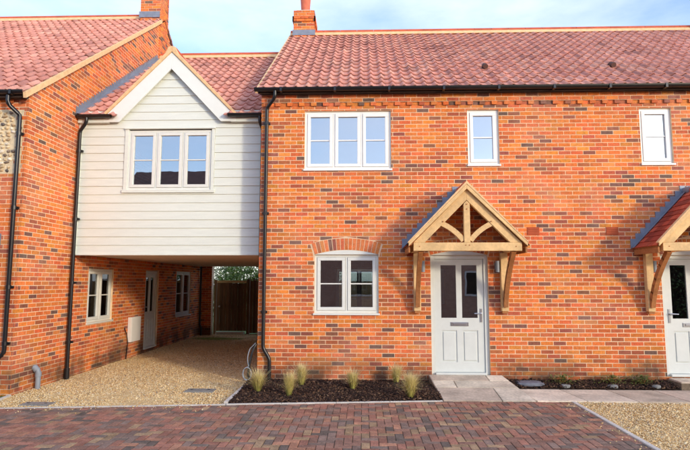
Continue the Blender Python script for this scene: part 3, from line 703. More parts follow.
mulch([(8.52, -.385), (13, -.385), (13, -.005), (8.52, -.005)], 'bark mulch bed past the second door',
      lambda X, Y: G + .03 + .05 * np.clip((Y + .4) / .4, 0, 1) + .012 * np.sin(7 * X) * np.sin(5 * Y))
# lawn sliver at the left
gp = [(-9, edge_y(-9) + .04), (-3.79, edge_y(-3.79) + .04), (-3.86, -1.2), (-9, -1.2)]
b = MB(); b.prism(gp, lambda s, t, d: (s, t, d), G - .01, G - .1, lin(84, 98, 48)[:3]); lawn = b.build('lawn', 'grass'); tag(lawn, 'small patch of green lawn at the foot of flint panelled wall', 'lawn', kind='stuff')
N = 5000; X = nrg.uniform(-6.5, -3.8, N); Y = nrg.uniform(-2.4, -1.2, N); k = inside(gp, X, Y); X, Y = X[k], Y[k]; N = len(X)
A = nrg.uniform(0, 6.28, N); h = nrg.uniform(.02, .05, N); lx, ly = nrg.normal(0, .015, N), nrg.normal(0, .015, N); w_ = .003
V = np.stack([np.stack([X - w_ * np.cos(A), Y - w_ * np.sin(A), np.full(N, G - .01)], 1), np.stack([X + w_ * np.cos(A), Y + w_ * np.sin(A), np.full(N, G - .01)], 1), np.stack([X + lx, Y + ly, G + h], 1)], 1).reshape(-1, 3)
raw_mesh('blades', V, np.arange(3 * N).reshape(-1, 3), np.repeat(np.array(lin(96, 118, 52)[:3])[None] * nrg.uniform(.7, 1.3, (N, 1)), 3, 0), 'grass', lawn, 'stuff')
# moss patch on the gravel near the gate
mo = MB(); nn = 14
mo.mesh([(-2.9 + .9 * math.cos(6.283 * k / nn) * rng.uniform(.8, 1.1), 7.6 + .42 * math.sin(6.283 * k / nn) * rng.uniform(.8, 1.1), G - .008) for k in range(nn)] + [(-2.9, 7.6, G + .035)], [(k, (k + 1) % nn, nn) for k in range(nn)])
tag(mo.build('moss', 'moss'), 'yellow green moss on the gravel in front of the garden gate', 'moss', kind='stuff')

# ================================================================== main brick terrace
X0, X1, YB = -.075, 12.0, 8.5
F0 = front(0.)
house = thing('brick_terrace', 'orange red brick terrace with pantiled roof and two oak porches', 'house', (6, 0, G))
DC1, DC2 = 3.565, 7.665                               # door centres
H_D = [(3.05, 4.08, .0, 2.128), (7.15, 8.18, .0, 2.128)]
H_W = dict(TW=(.7395, 2.352, 3.73, 4.84), N1=(3.775, 4.351, 3.80, 4.84), N2=(6.926, 7.501, 3.80, 4.84), LW=(.942, 2.107, 1.08, 2.139))
holes = H_D + list(H_W.values())
REAR = [(.9, 2.5, .05, 2.1), (3.4, 4.6, .9, 2.1), (7.0, 8.6, .05, 2.1), (.7, 2.2, 3.7, 4.8), (3.5, 4.4, 3.7, 4.8), (6.6, 7.8, 3.7, 4.8)]
m = MB(); slab_with_holes(m, F0, X0, X1, G - .1, 5.19, holes, 0., -.30)
m.box(X0, X0 + .3, .302, YB, G - .1, 5.19); slab_with_holes(m, front(YB), X0, X1, G - .1, 5.19, REAR, 0., -.30); m.box(X1 - .3, X1, .302, YB - .002, G - .1, 5.19)
wall = m.build('wall', 'mortar', house)
sl_ = .715; EZ = 5.235; EY = -.16; RY = 4.18; RZ = EZ + .06 + sl_ * (RY - EY)
A1, A2, A3 = arch(.942, 2.107, 2.139, .085), arch(3.05, 4.08, 2.128, .075), arch(7.15, 8.18, 2.128, .075)
DZ = 4.93                                                # dentil course
main_sets = [(lay(X0 - .006, X1, -.145 - .075, DZ + .004, holes, (A1, A2, A3)), F0, 0.)]
main_sets.append((lay(.302 - .3 + .0, YB, -.22, 5.15, off=1), side_neg(X0), math.pi / 2))
# dentils and the two oversailing courses above
dent = []; x = X0 + .03
while x < X1 - .12: dent.append(([(x, DZ + .005), (x + .1025, DZ + .005), (x + .1025, DZ + .070), (x, DZ + .070)], False)); x += .225
Fd = lambda s, t, d: (s, -d - .028, t)
main_sets.append((dent, Fd, 0.))
main_sets.append((lay(X0 - .006, X1, DZ + .005, DZ + .07), F0, 0.))
cour = [(q, False) for q, f in lay(X0 - .006, X1, DZ + .08, DZ + .08 + .15)]
main_sets.append((cour, Fd, 0.))
brickwork(main_sets, wall)
MB().box(X0 - .004, X1, -.0265, -.001, DZ + .073, 5.165).build('oversailing_course', 'mortar', house)
# gable walls in the roof space, at both ends
for xx in (X0, X1 - .3): MB().prism([(.0, 5.17), (YB + .3, 5.17), (RY + .15, RZ - .2), (RY - .05, RZ - .2)], lambda s, t, d: (d, s, t), xx + .3, xx).build('gable_wall', 'mortar', house)
arch_bricks(A1, F0, house); arch_bricks(A2, F0, house); arch_bricks(A3, F0, house)
# rooms: floor slabs and a spine wall so the windows look into dim rooms
rm = MB(); rm.box(X0 + .31, X1 - .31, .31, YB - .01, 2.62, 2.82); rm.box(X0 + .31, X1 - .31, .31, YB - .01, G - .02, -.01); rm.box(X0 + .31, X1 - .31, .31, YB - .01, 5.0, 5.1)
for xx in (2.7, 5.3): rm.box(xx, xx + .1, .31, 3.895, -.005, 2.615); rm.box(xx, xx + .1, .31, 3.895, 2.825, 4.995)
rm.build('room', 'inner', house)

for h in REAR: window(house, lambda s, t, d: (s, YB + .3 + d, t), *h, 2 if h[1] - h[0] > 1 else 1, gm='glass_low', sill=False)['label'] = 'rear window facing the garden'
w = window(house, F0, *H_W['TW'], 3); w['label'] = 'white three-light upstairs window'
w = window(house, F0, *H_W['N1'], 1); w['label'] = 'narrow white window above first porch'
w = window(house, F0, *H_W['N2'], 1); w['label'] = 'narrow white window above second porch'
w = window(house, F0, *H_W['LW'], 2, fm='cream', gm='glass_low', bar_frac=.5); w['label'] = 'two-light ground floor window under brick arch'
segment(A1, F0, .004, -.02, w)
d1 = door(house, F0, *H_D[0], True); segment(A2, F0, .004, -.02, d1, 'sage')
d2 = door(house, F0, *H_D[1], False); segment(A3, F0, .004, -.02, d2, 'sage')
for s in (2.905, 4.235, 7.0, 8.33): wall_light(house, F0, s, 1.93)
for s in (4.915, 6.325):
    a = MB(); a.rect(F0, s - .108, s + .108, 2.49, 2.635, .012, -.02); a = a.build('air_brick', 'terracotta', house)
    for kz in range(3): MB().rect(F0, s - .092, s + .092, 2.51 + kz * .043, 2.51 + kz * .043 + .018, .018, .0125).build('louvre', 'terracotta', a)

# roof
rf = MB(); ov = .05
rp = [(EY + .02, EZ - .06), (RY, RZ - .10), (2 * RY - EY - .02, EZ - .06), (2 * RY - EY - .02, EZ - .10), (RY, RZ - .14), (EY + .02, EZ - .10)]
rf.mesh([(x, a, b) for x in (X0 - ov, X1 + ov) for a, b in rp], [tuple(range(6)), tuple(range(11, 5, -1))] + [(k, 6 + k, 6 + (k + 1) % 6, (k + 1) % 6) for k in range(6)])
roof = rf.build('roof', 'felt', house)
vdir = Vector((0, 1, sl_)).normalized()
tiled_slope(roof, (X0 - ov, EY - .06, EZ - .043), (1, 0, 0), vdir, X1 - X0 + 2 * ov, (RY - EY + .06) * math.sqrt(1 + sl_ ** 2) - .10, .315)
tiled_slope(roof, (X1 + ov, 2 * RY - EY + .06, EZ - .043), (-1, 0, 0), Vector((0, -1, sl_)), X1 - X0 + 2 * ov, (RY - EY + .06) * math.sqrt(1 + sl_ ** 2) - .10, .315, n_single=0)
ridge_run(roof, X0 - ov, X1 + ov, RY, RZ - .035)
for xx in (X0 - ov - .045, X1 + ov + .005):
    MB().prism([(EY - .03, EZ - .10), (RY, RZ - .115), (RY, RZ - .045), (EY - .05, EZ - .035)], lambda s, t, d: (d, s, t), xx + .04, xx).build('verge_bedding', 'bedding', roof)
gutter(house, X0 - .11, X1 + .05, -.135, EZ - .012)
MB().box(X0 - .03, X1, -.128, -.032, 5.155, EZ - .03).build('fascia', 'black', house)
for px_, yy in ((4.32, .875), (6.87, .875), (9.9, .875)):
    zz = EZ + sl_ * (yy - EY); v_ = MB(); v_.tube([(px_, yy - .14, zz + .01), (px_, yy - .02, zz + .075), (px_, yy + .16, zz + .10)], [.05, .055, .02], 10); v_.build('roof_vent', 'far_roof', roof, smooth=True)
# chimney at the left end, one more far right
def chimney(parent, x0, x1, y0, y1, z0, z1, pots, corb=True, flush=None):
    c = MB(); c.box(x0, x1, y0, y1, z0, z1); o = c.build('chimney', 'mortar', parent); w_ = MB()
    faces = [(front(y0), x0, x1), (side(x1), y0, y1), (side_neg(x0), y0, y1)]
    for F, a, b_ in faces:
        for q, f in lay(a - (.004 if F is not faces[0][0] else 0), b_, z0, z1, off=0 if F is faces[0][0] else 1): w_.prism(q, F, .006, -.02, brick_col())
    if corb:
        for q, f in lay(x0 - .034, x1 + .034, z1 - .31, z1 - .16): w_.prism(q, front(y0 - .028), .006, -.03, brick_col())
        for q, f in lay(y0 - .034, y1 + .034, z1 - .31, z1 - .16, off=1): w_.prism(q, side(x1 + .028), .006, -.03, brick_col()); w_.prism(q, side_neg(x0 - .028), .006, -.03, brick_col())
    w_.build('brickwork', 'brick_attr', o, kind='stuff')
    for px_ in pots:
        py = (y0 + y1) / 2; MB().tube([(px_, py, z1 - .02), (px_, py, z1 + .08), (px_, py, z1 + .85), (px_, py, z1 + .85), (px_, py, z1 + .95)], [.14, .115, .10, .13, .13], 16).build('chimney_pot', 'pot', o, smooth=True)
        MB().box(x0 + .06, x1 - .06, y0 + .06, y1 - .06, z1 - .005, z1 + .05).build('flaunching', 'concrete', o)
    return o
ch = chimney(house, -.02, .53, 3.93, 4.5, 7.9, 8.93, [.262])
lf = MB(); lf.prism([(-.05, 8.23), (.56, 8.23), (.56, 8.38), (-.05, 8.38)], front(3.93), .02, .008); lf.build('flashing', 'lead', ch)
ch2 = chimney(house, 10.62, 11.3, 3.93, 4.5, 7.9, 8.5, [], False)
MB().tube([(10.68, 4.0, 8.45), (10.68, 4.0, 8.62), (10.68, 4.0, 8.95)], [.12, .14, .14], 14).build('chimney_pot', 'pot', ch2, smooth=True)
# downpipes
pipe(house, [(.20, -.20, 5.20), (.20, -.20, 5.05), (.03, -.055, 4.90), (.03, -.055, .46), (.15, -.055, .27), (.15, -.055, G - .02)], clips=[(.03, -.055, 4.6), (.03, -.055, 2.9), (.03, -.055, 1.1)])

# porches
def porch(parent, cx, yw, label, Fw):
    D = .80; ez = 2.235; hw = .90; az = ez + .93
    yf = yw - D
    P = lambda s, t, d: (cx + s, yf - d, ez + t)
    o = MB().prism([(-hw, -.075), (hw, -.075), (hw, .065), (-hw, .065)], P, .0, -.10).build('porch', 'oak', parent, bevel=.006); o['label'] = label
    # principal rafters of the front truss
    tn = (az - ez - .02) / hw
    for sg in (-1, 1):
        q = [(sg * hw, .067), (sg * (hw - .19), .067), (sg * .045, (hw - .19) * tn + .067 - .045 * tn - .0), (sg * .0, (hw - .19) * tn + .067), (0, hw * tn + .065), ]
        if sg < 0: q = q[::-1]
        MB().prism(q, P, -.012, -.092).build('rafter', 'oak', o, bevel=.005)
        # curved braces
        n = 7; pts = []
        a0 = (sg * .06, .10); a1 = (sg * .43, .395); c1 = (sg * .19, .285)
        for k in range(n + 1):
            t = k / n; x = (1 - t) ** 2 * a0[0] + 2 * t * (1 - t) * c1[0] + t * t * a1[0]; z = (1 - t) ** 2 * a0[1] + 2 * t * (1 - t) * c1[1] + t * t * a1[1]; pts.append((x, z))
        br = MB()
        for k in range(n):
            (xa, za), (xb, zb) = pts[k], pts[k + 1]; nx, nz_ = -(zb - za), xb - xa; l = math.hypot(nx, nz_); nx, nz_ = nx / l * .042, nz_ / l * .042
            br.prism([(xa - nx, za - nz_), (xb - nx, zb - nz_), (xb + nx, zb + nz_), (xa + nx, za + nz_)], P, -.025, -.082, back=True)
        br.build('brace', 'oak', o)
    MB().prism([(-.052, .067), (.052, .067), (.052, hw * tn - .19), (0, hw * tn - .135), (-.052, hw * tn - .19)], P, -.006, -.096).build('king_post', 'oak', o, bevel=.005)
    for (px_, pz_) in ((-.80, -.0), (.80, -.0), (-.03, .02), (.03, .02), (-.40, .42), (.40, .42), (-.0, hw * tn - .20), (0, hw * tn - .28)):
        MB().tube([P(px_, pz_, .004), P(px_, pz_, -.03)], .011, 8).build('peg', 'oak_dark', o)
    # wall rafters, wall plates / side rails and posts with long curved braces
    for sg in (-1, 1):
        x = cx + sg * (hw - .07)
        MB().box(x - .055, x + .055, yf + .102, yw - .012, ez - .07, ez + .06).build('side_rail', 'oak', o, bevel=.005)
        xp = cx + sg * .775
        MB().box(xp - .062, xp + .062, yw - .115, yw - .012, 1.13, ez - .072).build('wall_post', 'oak', o, bevel=.006)
        MB().box(xp - .05, xp + .05, yw - .10, yw - .014, 1.09, 1.128).build('post_foot', 'oak_dark', o)
        n = 8; br = MB(); a0 = Vector((xp, yw - .12, 1.22)); a1 = Vector((xp, yf + .08, ez - .085)); c1 = Vector((xp, yw - .24, ez - .52)); pv = None
        for k in range(n):
            t0, t1 = k / n, (k + 1) / n; f_ = lambda t: a0 * (1 - t) ** 2 + c1 * (2 * t * (1 - t)) + a1 * t * t
            br.bar(f_(t0) - (f_(t1) - f_(t0)) * .08, f_(t1) + (f_(t1) - f_(t0)) * .08, .075, .085, up=(0, 1, 1))
        br.build('curved_brace', 'oak_dark', o)
    # roof: boarding, tiles, barge boards, ridge and lead
    rw = hw + .085; top = az + .085; sl2 = (top - (ez - .005)) / rw
    for sg in (-1, 1):
        u = Vector((0, 1, 0)) if sg > 0 else Vector((0, -1, 0)); vv = Vector((-sg, 0, sl2)).normalized()
        pl = lambda a, h, y: (cx + sg * (rw - a), y, ez - .005 + a * sl2 + h)
        b_ = MB(); b_.mesh([pl(a, h, y) for y in (yf - .03, yw - .008) for a, h in ((0, .0), (rw - .002, .0), (rw - .002, .022), (0, .022))], [(0, 1, 2, 3), (7, 6, 5, 4), (0, 4, 5, 1), (1, 5, 6, 2), (2, 6, 7, 3), (3, 7, 4, 0)]); b_.build('roof_board', 'oak_dark', o)
        rows = 11; ln = rw * math.sqrt(1 + sl2 ** 2); gg = (ln - .03) / rows; t_ = MB(); nv = u.cross(vv)
        org = Vector(pl(0, .026, (yw - .012) if sg < 0 else (yf - .045)))
        for r in range(rows):
            c = 0; x = -.08 if r % 2 else 0; wd = D + .03
            while x < wd - .01:
                xa, xb = max(x, 0) + .002, min(x + .162, wd); x += .165
                if xb - xa < .02: continue
                z0 = .022 + rng.uniform(-.003, .003)
                vs = [org + u * a + vv * (r * gg + b2) + nv * h for b2, h in ((-.02, z0), (gg * 1.6, .004)) for a in (xa, xb)] + [org + u * a + vv * (r * gg - .02) + nv * (z0 - .013) for a in (xa, xb)]
                k = rng.uniform(.8, 1.2); c = [v * k for v in lin(*rng.choice([(170, 72, 50), (182, 84, 58), (150, 62, 46)]))[:3]]
                t_.mesh(vs, [(0, 1, 3, 2), (4, 5, 1, 0)], tuple(c))
        t_.build('roof_tiles', 'tile_attr', o, kind='stuff')
        # barge board on the truss face and a pale mortar line at the verge
        q = [(sg * rw, -.0), (sg * (rw), .065), (0, rw * sl2 + .03), (0, rw * sl2 - .05)]
        if sg < 0: q = q[::-1]
        MB().prism(q, P, .045, .004).build('barge_board', 'oak', o, bevel=.004)
        MB().prism([(sg * (rw + .01), .055), (sg * (rw + .01), .075), (0, rw * sl2 + .085), (0, rw * sl2 + .034)], P, .05, -.03).build('verge_bedding', 'bedding', o)
        MB().box(min(cx + sg * rw, cx + sg * (rw - .028)), max(cx + sg * rw, cx + sg * (rw - .028)), yf + .0, yw - .01, ez - .105, ez - .012).build('fascia', 'oak_dark', o, bevel=.003)
        # lead: soaker strip on the tiles beside the wall, and stepped upstand on the wall
        ls = MB(); ls.mesh([pl(a, h, y) for y in (yw - .10, yw - .016) for a, h in ((-.04, .066), (rw - .03, .072), (rw - .03, .080), (-.04, .074))], [(0, 1, 2, 3), (7, 6, 5, 4), (0, 4, 5, 1), (1, 5, 6, 2), (2, 6, 7, 3), (3, 7, 4, 0)]); ls.build('flashing', 'lead', o)
        lead_step(o, Fw, (cx + sg * (rw + .05), ez + .02), (cx + sg * .01, ez + rw * sl2 + .06), .13, 11, 'stepped_flashing')
    MB().tube([(cx, yf - .02, top + .02), (cx, yw - .20, top + .02)], .07, 12).build('ridge_tile', 'ridge', o, smooth=True)
    MB().tube([(cx, yw - .22, top + .032), (cx, yw - .012, top + .032)], .075, 12).build('ridge_flashing', 'lead', o, smooth=True)
    return o
porch(house, DC1 + .008, 0., 'oak truss porch over the door nearest the ground floor window', F0)
porch(house, DC2 + .008, 0., 'oak truss porch over the door at the right edge', F0)

# ================================================================== flint and brick house at the left
XS, YF = -3.818, -1.175
FL, FS = front(YF), side(XS)
house2 = thing('brick_house', 'orange brick house with flint wall panel and gable beside carport', 'house', (-6.5, 1.5, G))
XW = -10.5; YB2 = 8.65
sideholes = [(1.10, 2.215, .80, 1.91), (4.03, 4.93, -.10, 1.93), (6.33, 7.70, .605, 1.96)]
SL2 = .7256; EZ2 = 4.80; EY2 = YF - .15; RY2 = 4.58; RZ2 = EZ2 + .06 + SL2 * (RY2 - EY2)
LD = (-6.0, -4.97, 0., 2.1)
m = MB(); slab_with_holes(m, FL, XW, XS, G - .1, 4.76, [LD], 0., -.30); slab_with_holes(m, FS, YF + .302, YB2, G - .1, 4.76, sideholes, 0., -.30)
m.box(XW, XS - .302, YB2 - .3, YB2, G - .1, 4.76); m.box(XW, XW + .3, YF + .302, YB2 - .302, G - .1, 4.76)
for xx in (XS - .3, XW): m.prism([(YF, 4.762), (2 * RY2 - YF, 4.762), (RY2, RZ2 - .14)], lambda s, t, d: (d, s, t), xx + .3, xx)
wall2 = m.build('wall', 'mortar', house2)
zr = lambda y: 0
bound = [(-SL2, 1, RZ2 - .12 - SL2 * RY2), (SL2, 1, RZ2 - .12 + SL2 * RY2)]
FP = (-9.0, -3.985, 3.43, 4.53)                          # flint panel with toothed edge
teeth = [(FP[0], FP[1] + (.09 if k % 2 else -.03), 3.43 + .22 * k, 3.43 + .22 * (k + 1)) for k in range(5)]
s2 = [(lay(YF - .006, YB2, -.22, 9.0, sideholes, (), bound, off=1), FS, math.pi / 2), (lay(XW, XS + .006, -.22, 4.70, [LD] + teeth), FL, 0.)]
d_ = []; x = XW + .03
while x < XS - .05: d_.append(([(x, 4.645), (x + .1025, 4.645), (x + .1025, 4.705), (x, 4.705)], False)); x += .225
s2.append((d_, lambda s, t, d: (s, YF - d - .028, t), 0.))
brickwork(s2, wall2)
# flints
fb = MB(); fb.rect(FL, FP[0], FP[1] + .1, FP[2] + .004, FP[3] - .004, .0035, -.01); fpan = fb.build('flint_panel', 'flint_bed', house2)
V = []; C = []; Fq = []; nf = 0
bmx = bmesh.new(); bmesh.ops.create_icosphere(bmx, subdivisions=1, radius=1); IV = np.array([v.co[:] for v in bmx.verts]); IF = np.array([[v.index for v in f.verts] for f in bmx.faces]); bmx.free()
pal = [lin(226, 206, 168), lin(206, 182, 142), lin(176, 150, 114), lin(128, 112, 96), lin(236, 226, 204), lin(92, 84, 80)]
zc = FP[2] + .05; row = 0
while zc < FP[3] - .03:
    xc = -6.2 + rng.uniform(0, .05)
    while xc < FP[1] + (.06 if int((zc - FP[2]) / .22) % 2 else -.06):
        sx = rng.uniform(.03, .055); sz = rng.uniform(.022, .034)
        a = rng.uniform(-.4, .4); v = IV * np.array([sx, .03, sz]) + nrg.normal(0, .004, IV.shape); ca, sa = math.cos(a), math.sin(a)
        v = np.stack([v[:, 0] * ca - v[:, 2] * sa, v[:, 1], v[:, 0] * sa + v[:, 2] * ca], 1) + np.array([xc, YF - .004, zc + rng.uniform(-.01, .01)])
        V.append(v); Fq.append(IF + nf * len(IV)); nf += 1; C.append(np.repeat((np.array(rng.choices(pal, [30, 24, 16, 10, 14, 6])[0][:3]) * rng.uniform(.8, 1.15))[None], len(IV), 0)); xc += sx * 2 + rng.uniform(.004, .02)
    zc += .066
raw_mesh('flints', np.concatenate(V), np.concatenate(Fq), np.concatenate(C), 'flint', fpan, 'stuff')
# roof
rf = MB(); rp = [(EY2 + .02, EZ2 - .06), (RY2, RZ2 - .10), (2 * RY2 - EY2 - .02, EZ2 - .06), (2 * RY2 - EY2 - .02, EZ2 - .10), (RY2, RZ2 - .14), (EY2 + .02, EZ2 - .10)]
rf.mesh([(x, a, b) for x in (XW - .05, XS + .02) for a, b in rp], [tuple(range(6)), tuple(range(11, 5, -1))] + [(k, 6 + k, 6 + (k + 1) % 6, (k + 1) % 6) for k in range(6)])
roof2 = rf.build('roof', 'felt', house2)
ln2 = (RY2 - EY2 + .06) * math.sqrt(1 + SL2 ** 2) - .10
tiled_slope(roof2, (XW - .05, EY2 - .06, EZ2 - .043), (1, 0, 0), Vector((0, 1, SL2)), XS + .03 - XW + .05, ln2, .315)
tiled_slope(roof2, (XS + .03, 2 * RY2 - EY2 + .06, EZ2 - .043), (-1, 0, 0), Vector((0, -1, SL2)), XS + .03 - XW + .05, ln2, .315, n_single=0)
ridge_run(roof2, XW - .05, XS - .55, RY2, RZ2 - .035)
MB().prism([(EY2 - .04, EZ2 - .13), (RY2 - .3, RZ2 - .115 - .3 * SL2), (RY2 - .3, RZ2 - .02 - .3 * SL2), (EY2 - .06, EZ2 - .035)], lambda s, t, d: (d, s, t), XS + .075, XS + .022).build('verge_bedding', 'bedding', roof2)
gutter(house2, XW, XS + .02, YF - .115, EZ2 - .0)
MB().box(XW, XS, YF - .11, YF - .03, 4.70, EZ2 - .03).build('fascia', 'black', house2)
ch3 = chimney(house2, -4.37, XS + .014, 4.28, 4.86, 7.9, 10.2, [], True)
MB().box(-4.40, XS + .0, 4.245, 4.27, RZ2 - .17, RZ2 - .0).build('flashing', 'lead', ch3)
pipe(house2, [(-4.06, YF - .18, 4.72), (-4.06, YF - .18, 4.58), (XS - .10, YF - .06, 4.42), (XS - .10, YF - .06, .50), (XS - .26, YF - .06, .36), (XS - .26, YF - .06, G - .02)], clips=[(XS - .10, YF - .06, 4.1), (XS - .10, YF - .06, 2.85), (XS - .10, YF - .06, 1.55), (XS - .1, YF - .06, .65)])
w = window(house2, FS, *sideholes[0], 2, fm='cream', gm='glass_low'); w['label'] = 'sunlit pale window on side wall of carport'
w = window(house2, FS, *sideholes[2], 2, fm='cream', gm='glass_low'); w['label'] = 'shaded window at far end of carport wall'
d3 = door(house2, FS, *sideholes[1], False, letter=False); d3['label'] = 'pale panelled side door in carport shade'
d4 = door(house2, FL, *LD, True)
porch(house2, -5.17, YF, 'oak truss porch over the front door of flint panelled house', FL)
rm = MB(); rm.box(XW + .31, XS - .31, YF + .31, YB2 - .31, 2.62, 2.8); rm.box(XW + .31, XS - .31, YF + .31, YB2 - .31, 4.7, 4.76); rm.box(XW + .31, XS - .31, YF + .31, YB2 - .31, G, -.02); rm.box(-7.2, -7.1, YF + .31, YB2 - .31, .0, 2.6); rm.build('room', 'inner', house2)
mb_ = MB().rect(FS, 3.05, 3.60, .20, .79, .10, .007).build('meter_box', 'white', house2, bevel=.008); MB().rect(FS, 3.08, 3.57, .23, .76, .106, .101).build('meter_door', 'white', mb_, bevel=.004)
mc = MB().tube([FS(2.86, .55, .02), FS(2.92, .40, .05), FS(3.0, .18, .05), FS(3.01, -.0, .03), FS(3.0, G - .02, .02)], .011, 8).build('meter_cable', 'black', house2, smooth=True)
# brick return at the back of the carport with its downpipe
rt = MB(); rt.box(XS - .0, XS + .42, YB2 + .012, YB2 + .3, G - .1, 2.6); rt = rt.build('return_wall', 'mortar', house2); br = MB()
for q, f in lay(XS, XS + .426, -.22, 2.5): br.prism(q, front(YB2 + .012), .006, -.01, brick_col(), back=False)
br.build('brickwork', 'brick_attr', rt, kind='stuff')
pipe(house2, [(XS + .06, YB2 - .05, 2.6), (XS + .06, YB2 - .05, .2), (XS + .12, YB2 - .08, .08), (XS + .12, YB2 - .08, G - .02)])

# ================================================================== weatherboarded link over the carport
YL = .45; SO = 2.18; FK = front(YL)
linkb = thing('weatherboarded_link', 'cream weatherboarded gabled room bridging the carport between the brick houses', 'building', (-1.95, YL, SO))
XL0, XL1 = XS + .012, X0 - .012; GAX = -1.972; GE0, GE1 = -3.19, -.76
gab = lambda x: 4.86 + (6.06 - 4.86) * (1 - abs(x - GAX) / 1.215)
WIN = (-2.80, -1.145, 3.43, 4.625)
m = MB(); slab_with_holes(m, FK, XL0, XL1, SO + .012, 4.86, [WIN], -.03, -.25); m.prism([(GE0, 4.862), (GE1, 4.862), (GAX, 6.06)], FK, -.03, -.2)
m.box(XL0, XL1, YL + .252, YL + 8.3, 4.85, 4.9); m.box(XL0, XL1, YL + 8.05, YL + 8.3, SO + .012, 4.848); m.box(XL0, XL1, YL + 3.5, YL + 3.6, SO + .16, 4.84)
lw = m.build('wall', 'felt', linkb)
MB().box(XL0, XL1, YL + .002, YL + 8.3, SO - .008, SO + .009).build('soffit', 'soffit', linkb)
EX = .166; k = 0; z = SO + .0
tr = (WIN[0] - .075, WIN[1] + .06, WIN[2] - .06, WIN[3] + .05)
while z < 6.1:
    z1 = z + EX + .022
    poly = [(XL0, z), (XL1, z), (XL1, min(z1, 6.3)), (XL0, min(z1, 6.3))]
    pcs = [poly]
    def rem(p, r):
        res = []
        if r[3] <= z + .02 or r[2] >= z + EX: return [p]
        a = clip(p, 1, 0, r[0] - .003); b_ = clip(p, -1, 0, -(r[1] + .003)); res += [q for q in (a, b_) if len(q) > 2]
        mid_ = clip(clip(p, -1, 0, -(r[0] - .003)), 1, 0, r[1] + .003)
        if len(mid_) > 2:
            lo_ = clip(mid_, 0, 1, r[2] - .003); hi_ = clip(mid_, 0, -1, -(r[3] + .003)); res += [q for q in (lo_, hi_) if len(q) > 2 and area(q) > .004]
        return res
    pcs = [q for p in pcs for q in rem(p, tr)]
    if z1 > 4.85:
        out_ = []
        for p in pcs:
            sl3 = 1.2 / 1.215
            q = clip(p, -sl3, 1, 4.95 - sl3 * (GE0)) if z > 4.84 else p
            q = clip(q, sl3, 1, 4.95 + sl3 * (GE1)) if z > 4.84 and len(q) > 2 else q
            if len(q) > 2 and area(q) > .003: out_.append(q)
        pcs = out_
    for q in pcs:
        zz = z; jj = rng.uniform(-.0015, .0015)
        MB().prism(q, FK, lambda t, zz=zz, jj=jj: .014 + jj - .014 * (t - zz) / EX, -.028).build('weatherboard', 'board', linkb)
    z += EX; k += 1
w = window(linkb, FK, *WIN, 3, fm='cream', gm='glass', rec=.0, sill=False); w['label'] = 'pale three-light window in weatherboarding'
for a_, b_ in ((tr[0], WIN[0] - .001), (WIN[1] + .001, tr[1])): MB().rect(FK, a_, b_, tr[2] + .062, tr[3] - .03, .028, -.028).build('window_casing', 'board', w, bevel=.003)
MB().rect(FK, tr[0] - .01, tr[1] + .01, tr[3] - .028, tr[3] - .004, .05, -.028).build('window_drip', 'board', w, bevel=.003)
MB().rect(FK, tr[0] - .02, tr[1] + .02, tr[2], tr[2] + .06, .045, -.028).build('sill', 'board', w, bevel=.004)
MB().rect(FK, XL0, XL1, SO - .03, SO + .0, .03, -.0).build('drip_board', 'board', linkb)
for a in (XL0, XL1 - .05): MB().rect(FK, a, a + .05, SO, 4.83, .032, -.0).build('corner_board', 'board', linkb)
# roof of the link
SL4 = .715; EZ4 = 4.90; EY4 = YL - .13; RY4 = 4.48; RZ4 = EZ4 + .06 + SL4 * (RY4 - EY4)
YD = YL + .04; ZD = EZ4 - .06 + SL4 * (YD - EY4 - .02)
rf = MB(); rp = [(YD, ZD), (RY4, RZ4 - .10), (2 * RY4 - EY4 - .02, EZ4 - .06), (2 * RY4 - EY4 - .02, EZ4 - .10), (RY4, RZ4 - .14), (YD, ZD - .04)]
rf.mesh([(x, a, b) for x in (XL0, XL1) for a, b in rp], [tuple(range(6)), tuple(range(11, 5, -1))] + [(k, 6 + k, 6 + (k + 1) % 6, (k + 1) % 6) for k in range(6)])
roof4 = rf.build('roof', 'felt', linkb)
GPT = 1.215; GZ = 6.20; gsl = (GZ - 4.87) / GPT      # front gable slope
def keep4(p): return not (abs(p.x - GAX) < GPT + .02 and p.z < GZ - gsl * abs(p.x - GAX) - .02)
tiled_slope(roof4, (XL0, EY4 - .06, EZ4 - .043), (1, 0, 0), Vector((0, 1, SL4)), XL1 - XL0, (RY4 - EY4 + .06) * math.sqrt(1 + SL4 ** 2) - .1, .315, keep=keep4)
tiled_slope(roof4, (XL1, 2 * RY4 - EY4 + .06, EZ4 - .043), (-1, 0, 0), Vector((0, -1, SL4)), XL1 - XL0, (RY4 - EY4 + .06) * math.sqrt(1 + SL4 ** 2) - .1, .315, n_single=0)
ridge_run(roof4, XL0, XL1, RY4, RZ4 - .035)
